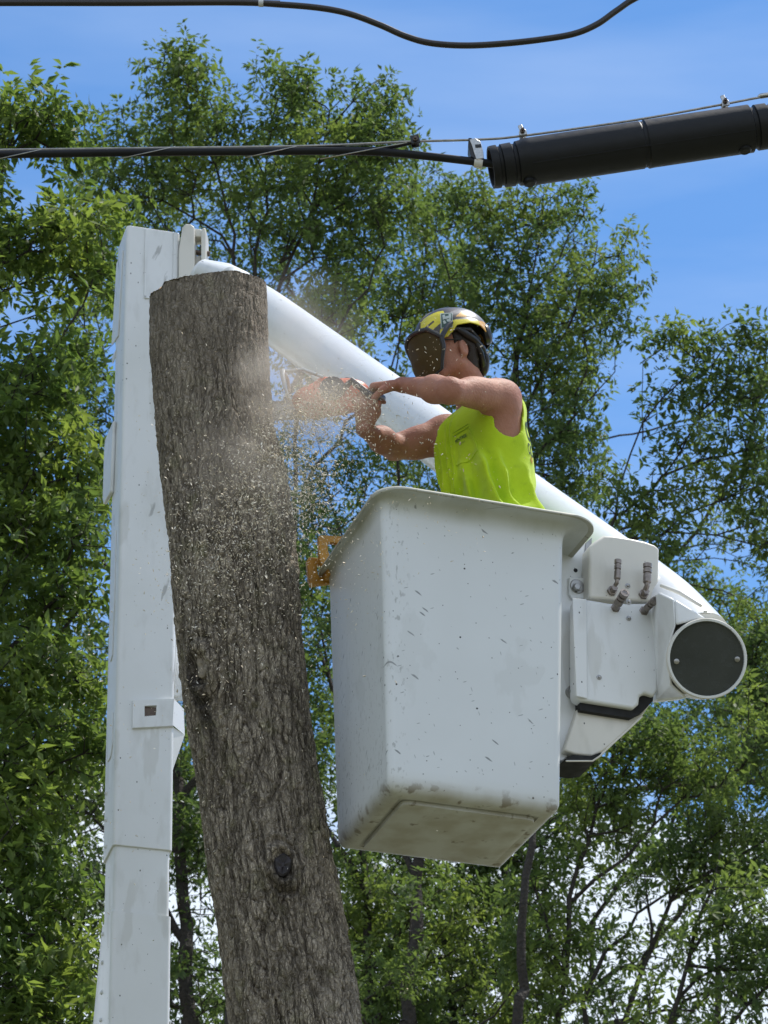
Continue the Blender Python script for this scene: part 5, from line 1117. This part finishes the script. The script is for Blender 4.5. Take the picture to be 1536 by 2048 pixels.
# right tree with open fan of limbs
tot += tree('open oak with dark limbs fanning against blue sky above the boom tip', 'tree', 22.0, [(1040, 2048), (1050, 1750), (1090, 1450), (1170, 1180), (1215, 1080)],
  [[(1215, 1080), (1240, 980), (1270, 900), (1290, 850), (1330, 800), (1380, 740)], [(1290, 880), (1284, 800), (1286, 730)], [(1285, 882), (1340, 860), (1420, 840), (1500, 820)], [(1240, 1030), (1300, 980), (1330, 950), (1400, 925), (1500, 900), (1580, 860)], [(1330, 950), (1360, 900), (1400, 830)], [(1215, 1080), (1310, 1080), (1370, 1030), (1440, 990), (1530, 960)], [(1330, 1065), (1430, 1068), (1520, 1090)], [(1380, 930), (1450, 960), (1500, 985)]],
  [(1320, 690, 30, 0, 1.3), (1370, 690, 38, 0, 1.1), (1420, 700, 36), (1480, 675, 38), (1515, 700, 40), (1450, 760, 50), (1390, 770, 45, 0, .8), (1500, 800, 55), (1560, 740, 60), (1340, 790, 35, 0, .6), (1410, 840, 50, 0, .7), (1310, 810, 26, 0, .6), (1470, 890, 60, 0, .8), (1560, 880, 60), (1400, 910, 45, 0, .8), (1345, 880, 28, 0, .8), (1320, 930, 30, 0, .6), (1300, 1000, 32, 0, .8), (1440, 960, 55, 0, .7), (1380, 980, 40, 0, .6), (1520, 990, 60), (1350, 1030, 40, 0, .8), (1240, 1020, 45, 0, 1.1), (1220, 960, 34, 0, .7), (1420, 1060, 55, 0, .8), (1500, 1080, 60, 0, .8), (1380, 1110, 45, 0, .8), (1460, 1140, 50, 0, .6), (1280, 1060, 45), (1340, 1090, 45), (1570, 1080, 60)],
  LEAF_B, 31, per=11, r0=.10, dens=1.25, depth=1.3)
# left tree, nearer, larger fresher leaves
tot += tree('bushy tree filling the left edge with large fresh green leaves', 'tree', 16.0, [(-260, 2048), (-230, 1700), (-180, 1300), (-120, 900), (-80, 650)],
  [[(-180, 1300), (-60, 1440), (60, 1330), (120, 1270), (195, 1180)], [(-80, 650), (-20, 560), (90, 470), (180, 400)], [(-120, 900), (0, 800), (100, 700), (170, 620)], [(-100, 760), (-40, 500), (20, 320), (60, 230)], [(-200, 1500), (-60, 1560), (60, 1540), (150, 1620)], [(-230, 1750), (-100, 1760), (60, 1780), (150, 1850)]],
  [(20, 225, 60, 0, 1.1), (80, 250, 60), (140, 280, 50), (-60, 260, 80), (-40, 370, 90), (60, 370, 90), (150, 400, 75), (220, 440, 50, 0, .8), (30, 490, 90), (140, 520, 85), (200, 560, 45, 0, .8), (-60, 560, 90), (50, 640, 95), (150, 660, 70), (-30, 740, 90), (80, 780, 90), (160, 800, 60), (20, 900, 90), (120, 930, 80), (-60, 900, 90), (180, 960, 40), (60, 1040, 90), (150, 1080, 70), (-30, 1080, 90), (40, 1180, 90), (150, 1220, 60), (-50, 1260, 90), (90, 1340, 85), (170, 1370, 50), (0, 1400, 90), (90, 1480, 85), (170, 1520, 50), (-30, 1560, 90), (60, 1620, 90), (150, 1660, 60), (-20, 1720, 90), (80, 1770, 85), (160, 1810, 45), (10, 1880, 90), (110, 1920, 80), (30, 2010, 90), (140, 2040, 70), (-80, 1980, 90), (60, 2120, 90), (-900, 300, 420, -4.5, .16), (-1000, 900, 420, -5, .16), (-900, 1500, 420, -5, .16), (-500, 900, 300, -2.5, .2), (-500, 1500, 300, -2.5, .2), (-450, 400, 250, -2, .2), (-1900, 0, 1100, -6, .25), (-1900, 1100, 1100, -6, .25), (-1900, 2200, 1100, -6, .25), (-1900, 3200, 1100, -6, .25)],  # last blobs: unseen crown masses added out of frame to shade the lift's left faces
  LEAF_C, 41, L0=.105, per=13, r0=.16, dens=1.75, depth=1.9, group='leafy trees behind the lift', kind='ash_tree')
# backdrop tree seen either side of the mast
tot += tree('dark leaved tree seen through the gap between the mast and the topped trunk', 'tree', 26.0, [(380, 2100), (375, 1900), (360, 1600), (300, 1300), (270, 1000)],
  [[(360, 1600), (450, 1500), (520, 1400)], [(300, 1300), (200, 1100), (150, 950)], [(375, 1900), (250, 1700), (150, 1600)], [(270, 1000), (230, 800), (190, 620)]],
  [(190, 560, 70, 0, .8), (230, 680, 70, 0, .8), (150, 700, 80, 0, .8), (190, 820, 80), (100, 850, 80), (200, 960, 80), (60, 980, 90), (160, 1100, 90), (60, 1180, 90), (180, 1240, 80), (90, 1320, 90), (360, 1440, 70), (400, 1560, 80), (360, 1680, 80), (420, 1800, 80, 0, .7), (370, 1960, 60, 0, .8), (440, 2010, 50, 0, .7), (170, 1450, 90), (60, 1500, 90), (150, 1600, 90), (60, 1700, 90), (160, 1780, 90), (80, 1900, 90), (170, 1960, 80), (40, 2030, 90), (260, 1500, 70, 0, .5), (260, 1800, 70, 0, .5), (430, 1690, 60)],
  LEAF_B, 53, per=12, r0=.16, dens=1.15)
# lower centre
tot += tree('dark leaved tree low down between the topped trunk and the bucket', 'tree', 25.0, [(735, 2100), (740, 1950), (735, 1800), (700, 1500), (640, 1300)],
  [[(740, 1950), (800, 1850), (880, 1780)], [(735, 1800), (650, 1650), (620, 1500)], [(700, 1500), (640, 1250), (620, 1100)], [(740, 1990), (900, 1900), (960, 1830)]],
  [(620, 1130, 50, 0, .8), (640, 1240, 55, 0, .9), (620, 1340, 55), (640, 1440, 60), (650, 1540, 60), (680, 1640, 55), (720, 1740, 60), (760, 1830, 70), (700, 1850, 60), (830, 1800, 60, 0, .7), (850, 1900, 70), (770, 1940, 70), (920, 1850, 60, 0, .8), (930, 1950, 70), (830, 2020, 80), (970, 1790, 50, 0, .7), (1000, 1900, 60, 0, .8), (740, 2050, 70), (980, 2020, 70), (880, 1780, 50), (820, 1950, 50, -2, 1), (850, 1800, 40, -2, .8), (1040, 1900, 45, -2, .9), (1060, 1800, 40, -2, .8), (700, 1960, 50, -2, .9), (1090, 2020, 50, -2, .8), (930, 2030, 60, -2, .8), (1040, 1980, 60), (1080, 2060, 70), (990, 2090, 70), (900, 2100, 80)],
  LEAF_A, 67, per=12, r0=.13, dens=1.35)
# lower right trees
tot += tree('oak behind the bucket bottom with a slanting trunk forking at right', 'tree', 23.0, [(1118, 2100), (1125, 1950), (1145, 1800), (1180, 1680), (1215, 1560), (1225, 1480)],
  [(.05, [(1148, 1800), (1190, 1760), (1250, 1720), (1310, 1650), (1370, 1590), (1420, 1540)]), [(1180, 1680), (1230, 1660), (1290, 1665)], [(1215, 1560), (1260, 1480), (1320, 1440)], [(1125, 1950), (1070, 1780), (1040, 1700)], [(1225, 1480), (1200, 1380)]],
  [(1180, 1560, 55), (1140, 1640, 45, 0, .8), (1220, 1600, 50), (1250, 1520, 60), (1300, 1460, 60), (1350, 1500, 60), (1320, 1570, 50, 0, .8), (1260, 1640, 45), (1200, 1470, 40), (1420, 1460, 60), (1380, 1560, 50, 0, .6), (1080, 1720, 50, 0, .8), (1060, 1800, 50, 0, .9), (1100, 1880, 55), (1050, 1900, 55), (1160, 1900, 36, 0, .5), (1180, 1740, 35, 0, .6), (1330, 1630, 40, 0, .8), (1440, 1530, 55), (1100, 1980, 60), (1400, 1400, 60), (1310, 1410, 50), (1480, 1420, 60), (1190, 1840, 30, 0, .5)],
  LEAF_A, 71, per=13, r0=.09, dens=1.3)
tot += tree('oak in the lower right corner with a trunk leaning right across white cloud', 'tree', 25.0, [(1235, 2100), (1260, 2000), (1300, 1900), (1345, 1800), (1410, 1750), (1460, 1720)],
  [(.07, [(1180, 2080), (1170, 2000), (1210, 1900), (1280, 1830), (1350, 1780)]), [(1345, 1800), (1390, 1700), (1420, 1620)], [(1300, 1900), (1300, 1800), (1290, 1740)], [(1460, 1720), (1530, 1680), (1600, 1600)]],
  [(1300, 1740, 45, 0, .8), (1370, 1690, 55), (1440, 1680, 60), (1500, 1640, 60), (1420, 1600, 60), (1490, 1560, 60), (1550, 1600, 70), (1530, 1500, 60), (1350, 1780, 40, 0, .6), (1400, 1760, 45, 0, .8), (1470, 1760, 50), (1540, 1740, 60), (1260, 1790, 40, 0, .8), (1250, 1900, 36, 0, .6), (1330, 1860, 36, 0, .5), (1220, 1980, 40, 0, .7), (1540, 1400, 60), (1560, 1300, 60), (1500, 1330, 55), (1450, 1300, 50, 0, .8), (1510, 1240, 45, 0, .8)],
  LEAF_B, 83, per=12, r0=.11, dens=1.25)
tot += tree('rightmost lower oak, nearly black trunk rising out of the bottom edge', 'tree', 21.5, [(1335, 2100), (1350, 2000), (1380, 1920), (1400, 1850), (1420, 1780)],
  [(.05, [(1440, 2080), (1490, 2010), (1540, 1980), (1600, 1940)]), [(1385, 1930), (1450, 1930), (1520, 1940)], [(1400, 1850), (1460, 1820), (1530, 1800)], [(1420, 1780), (1440, 1700)]],
  [(1420, 1850, 45, 0, .9), (1480, 1850, 55), (1540, 1860, 60), (1370, 1880, 36, 0, .8), (1440, 1930, 45, 0, .7), (1510, 1940, 50, 0, .8), (1390, 1980, 38, 0, .6), (1300, 1990, 40, 0, .7), (1290, 2060, 50, 0, .8), (1450, 2020, 45, 0, .5), (1530, 2040, 50, 0, .6), (1400, 2080, 50, 0, .6), (1480, 1780, 50, 0, .9), (1550, 1950, 60)],
  LEAF_B, 97, per=12, r0=.10, dens=1.25)
def grid(x0, x1, y0, y1, st, r, dn, seed):
    g_ = np.random.default_rng(seed); return [(x + g_.uniform(-.4, .4) * st, y + g_.uniform(-.4, .4) * st, r, 0, dn) for x in np.arange(x0, x1, st) for y in np.arange(y0, y1, st)]
tot += tree('far oak filling the gaps between the forked limbs above the cut trunk', 'tree', 30.0, [(610, 2100), (600, 1500), (590, 1000), (600, 700)], [[(590, 1000), (450, 700), (330, 480)], [(590, 1000), (760, 760), (850, 600)], [(600, 1500), (500, 1300), (430, 1200)]],
  grid(200, 860, 320, 680, 95, 62, .62, 1) + [(845, 345, 45, 0, .8), (880, 420, 55, 0, .8), (850, 480, 55, 0, .8), (900, 560, 55, 0, .8), (830, 580, 55, 0, .8), (800, 300, 40, 0, .8)] + grid(560, 860, 680, 1500, 100, 60, .6, 2) + [(580, 230, 60, 0, .5), (700, 270, 60, 0, .5), (400, 250, 50, 0, .5)], LEAF_A, 113, per=12, r0=.13)
tot += tree('far oak behind the upper boom and the helmet, its limbs hidden by nearer crowns', 'tree', 31.0, [(1010, 2100), (1020, 1500), (1050, 1000), (1060, 760)], [[(1050, 1000), (940, 700), (930, 600)], [(1060, 760), (1150, 620), (1180, 540)]],
  grid(860, 1200, 450, 1010, 90, 56, .62, 3) + grid(1620, 2200, 700, 1500, 190, 125, .3, 13) + [(1230, 560, 36, 0, .8), (1200, 700, 40, 0, .6), (1240, 1100, 50, 0, .8), (1300, 1130, 50, 0, .7), (1380, 1150, 50, 0, .7), (1450, 1050, 60, 0, .5), (1420, 850, 50, 0, .4), (1480, 780, 50, 0, .4), (1510, 920, 60, 0, .5)], LEAF_B, 127, per=12, r0=.12)
tot += tree('low dark tree closing the lower middle below the bucket', 'tree', 29.0, [(900, 2200), (905, 1900), (930, 1700)], [[(905, 1900), (700, 1700), (600, 1600)], [(930, 1700), (1100, 1600), (1250, 1540)], [(900, 2000), (1080, 1900)], [(900, 2050), (500, 1900), (400, 1800)]],
  grid(600, 1180, 1540, 2120, 92, 58, .7, 4) + grid(1160, 1560, 1400, 1680, 90, 60, .6, 5) + grid(330, 480, 1380, 2100, 75, 55, 1.0, 6) + grid(560, 1130, 1720, 2120, 85, 62, .85, 8) + grid(-40, 240, 1300, 2100, 110, 70, .45, 9) + grid(1200, 1560, 1700, 2100, 100, 50, .55, 10) + grid(1600, 2300, 1500, 2200, 190, 130, .3, 11) + grid(-700, -60, 1300, 2200, 190, 130, .3, 12) + [(1330, 1710, 46, 0, .6), (1420, 1740, 50, 0, .6), (1500, 1760, 50, 0, .6)], LEAF_B, 131, per=12, r0=.13)
# far crown low behind everything, closes the gaps
tot += tree('far tree with pale blurred leaves seen behind the boom tip at right', 'tree', 33.0, [(1440, 2200), (1430, 1700), (1440, 1450)],
  [[(1430, 1700), (1480, 1400), (1490, 1250)], [(1440, 1450), (1350, 1300)]],
  [(1400, 1190, 50, 0, .7), (1460, 1210, 50, 0, .8), (1500, 1290, 60), (1440, 1300, 60), (1530, 1380, 60), (1460, 1420, 70), (1380, 1460, 70), (1300, 1480, 70), (1530, 1500, 70), (1330, 1210, 50, 0, .5)],
  LEAF_A, 103, per=13, r0=.12, dens=1.1)
print('LEAVES', tot)

# ------------------------------------------------------------ flying chips
def chips(spec, smin, smax, seed):
    rg = np.random.default_rng(seed); pos = []
    for (x, y, sx_, sy_, ya, yb, n, rot) in spec:
        g = rg.normal(size=(n, 2)); c_, s_ = math.cos(R(rot)), math.sin(R(rot)); gx_ = g[:, 0] * sx_; gy = g[:, 1] * sy_; X_ = x + gx_ * c_ - gy * s_; Y_ = y + gx_ * s_ + gy * c_
        yy = rg.uniform(ya, yb, n); r_ = FW[None] + RT[None] * ((X_ - 768) / F_PX)[:, None] + UP[None] * ((1024 - Y_) / F_PX)[:, None]; pos.append(CAM + r_ * (yy / r_[:, 1])[:, None])
    p_ = np.concatenate(pos); k = len(p_); a = nrows(rg.normal(size=(k, 3)) + [0, 0, .3]); b_ = nrows(np.cross(a, rg.normal(size=(k, 3)))); c_ = np.cross(a, b_)
    L = (smin + (smax - smin) * rg.random(k) ** 2.2)[:, None]; W_ = L * rg.uniform(.2, .55, k)[:, None]; bend = L * rg.uniform(-.5, .5, k)[:, None]; th_ = L * .07
    mid = p_ + c_ * bend * .4
    V = np.stack([p_ - a * L - b_ * W_ * .5, p_ - a * L + b_ * W_ * .4, mid + b_ * W_, mid - b_ * W_, p_ + a * L - b_ * W_ * .3, p_ + a * L + b_ * W_ * .5,
                  p_ - a * L + c_ * th_, mid + c_ * th_, p_ + a * L + c_ * th_], 1).reshape(-1, 3)
    i = np.arange(k)[:, None] * 9; Fq = np.concatenate([i + [0, 3, 7, 6], i + [6, 7, 2, 1], i + [3, 4, 8, 7], i + [7, 8, 5, 2], i + [0, 1, 2, 3], i + [3, 2, 5, 4]], 1).reshape(-1, 4)
    return V, Fq, np.repeat(rg.random(k), 9)
yf0, yf1 = 8.30, 8.60
spec = [(650, 805, 46, 26, 8.50, 8.85, 2200, 8), (610, 850, 52, 36, 8.40, 8.8, 2600, 0), (600, 980, 40, 90, 8.35, 8.8, 1400, 0), (560, 930, 60, 50, yf0, 8.6, 1500, 0), (490, 1030, 75, 60, yf0, yf1, 2400, 0), (440, 1130, 65, 70, yf0, yf1, 1500, 0), (620, 960, 55, 60, 8.4, 9.1, 1100, 0),
        (450, 1260, 60, 90, yf0, yf1, 520, 0), (430, 1450, 90, 150, yf0, yf1, 170, 0), (700, 850, 45, 40, 8.4, 8.9, 420, 20), (760, 800, 80, 30, 8.4, 8.7, 200, 5), (800, 870, 90, 60, 8.4, 8.7, 200, 0), (700, 1080, 60, 80, 8.2, 8.45, 230, 0), (760, 1010, 120, 40, 8.1, 8.4, 140, 10),
        (650, 1150, 45, 110, 8.25, 8.5, 140, 0), (900, 700, 60, 40, 8.3, 8.6, 90, 0), (880, 960, 110, 50, 8.2, 8.45, 60, 0), (560, 1700, 200, 180, 8.1, 8.5, 80, 0), (150, 1500, 60, 220, 8.0, 9.2, 170, 0), (170, 1280, 30, 60, 8.0, 9.2, 60, 0), (380, 850, 60, 90, 8.2, 8.5, 120, 0), (590, 1080, 50, 120, 8.3, 8.6, 420, 0)]
V, Fq, tn_ = chips(spec, .0017, .0060, 5)
tag(fast('sawdust_chips', V, Fq, CHIP, smooth=0, attrs={'tint': tn_}), 'pale wood chips flying from the saw and raining down past the trunk', 'sawdust', kind='stuff')
# fine dust hanging in the air round the cut
t = MT('dust_volume'); t.t.nodes.remove(t.b); pv = t.n('ShaderNodeVolumePrincipled'); t.l(pv.outputs[0], t.o.inputs['Volume'])
pv.inputs['Color'].default_value = (.88, .80, .70, 1); pv.inputs['Anisotropy'].default_value = .2
geo = t.n('ShaderNodeNewGeometry')
def puff(c, r3, amp):
    s_ = t.n('ShaderNodeVectorMath', operation='SUBTRACT'); t.l(geo.outputs['Position'], s_.inputs[0]); s_.inputs[1].default_value = tuple(c)
    d_ = t.n('ShaderNodeVectorMath', operation='DIVIDE'); t.l(s_.outputs[0], d_.inputs[0]); d_.inputs[1].default_value = r3
    l_ = t.n('ShaderNodeVectorMath', operation='LENGTH'); t.l(d_.outputs[0], l_.inputs[0]); return t.rng(l_.outputs['Value'], 1.0, .0, 0, amp, True)
s1 = puff(P(640, 815, 8.66), (.24, .26, .15), 5.0); s2 = puff(P(610, 690, 8.85), (.30, .35, .32), 1.7); s3 = puff(P(500, 950, 8.50), (.30, .25, .30), 1.2); s4 = puff(P(540, 760, 8.60), (.16, .2, .22), 3.0)
nzv = t.n('ShaderNodeTexNoise'); nzv.inputs['Scale'].default_value = 6; nzv.inputs['Detail'].default_value = 4; t.l(geo.outputs['Position'], nzv.inputs['Vector'])
dn_ = t.math('MULTIPLY', t.math('ADD', t.math('ADD', s1, s2), t.math('ADD', s3, s4)), t.rng(nzv.outputs[0], .38, .62, .1, 1.5)); t.l(dn_, pv.inputs['Density'])
m = SDF(P(560, 820, 8.65) - [.62, .55, .75], P(560, 820, 8.65) + [.62, .55, .75], .05); m.ell(P(560, 820, 8.65), (RT, np.array([0, 1.0, 0]), Z), (.50, .42, .62), 0); Vd, Fd = m.mesh()
tag(fast('sawdust_cloud', Vd, Fd, t.m), 'hazy tan dust drifting round the cut between trunk and saw', 'dust', kind='stuff')
t.m.cycles.volume_step_rate = 1.0 if hasattr(t.m.cycles, 'volume_step_rate') else 1.0
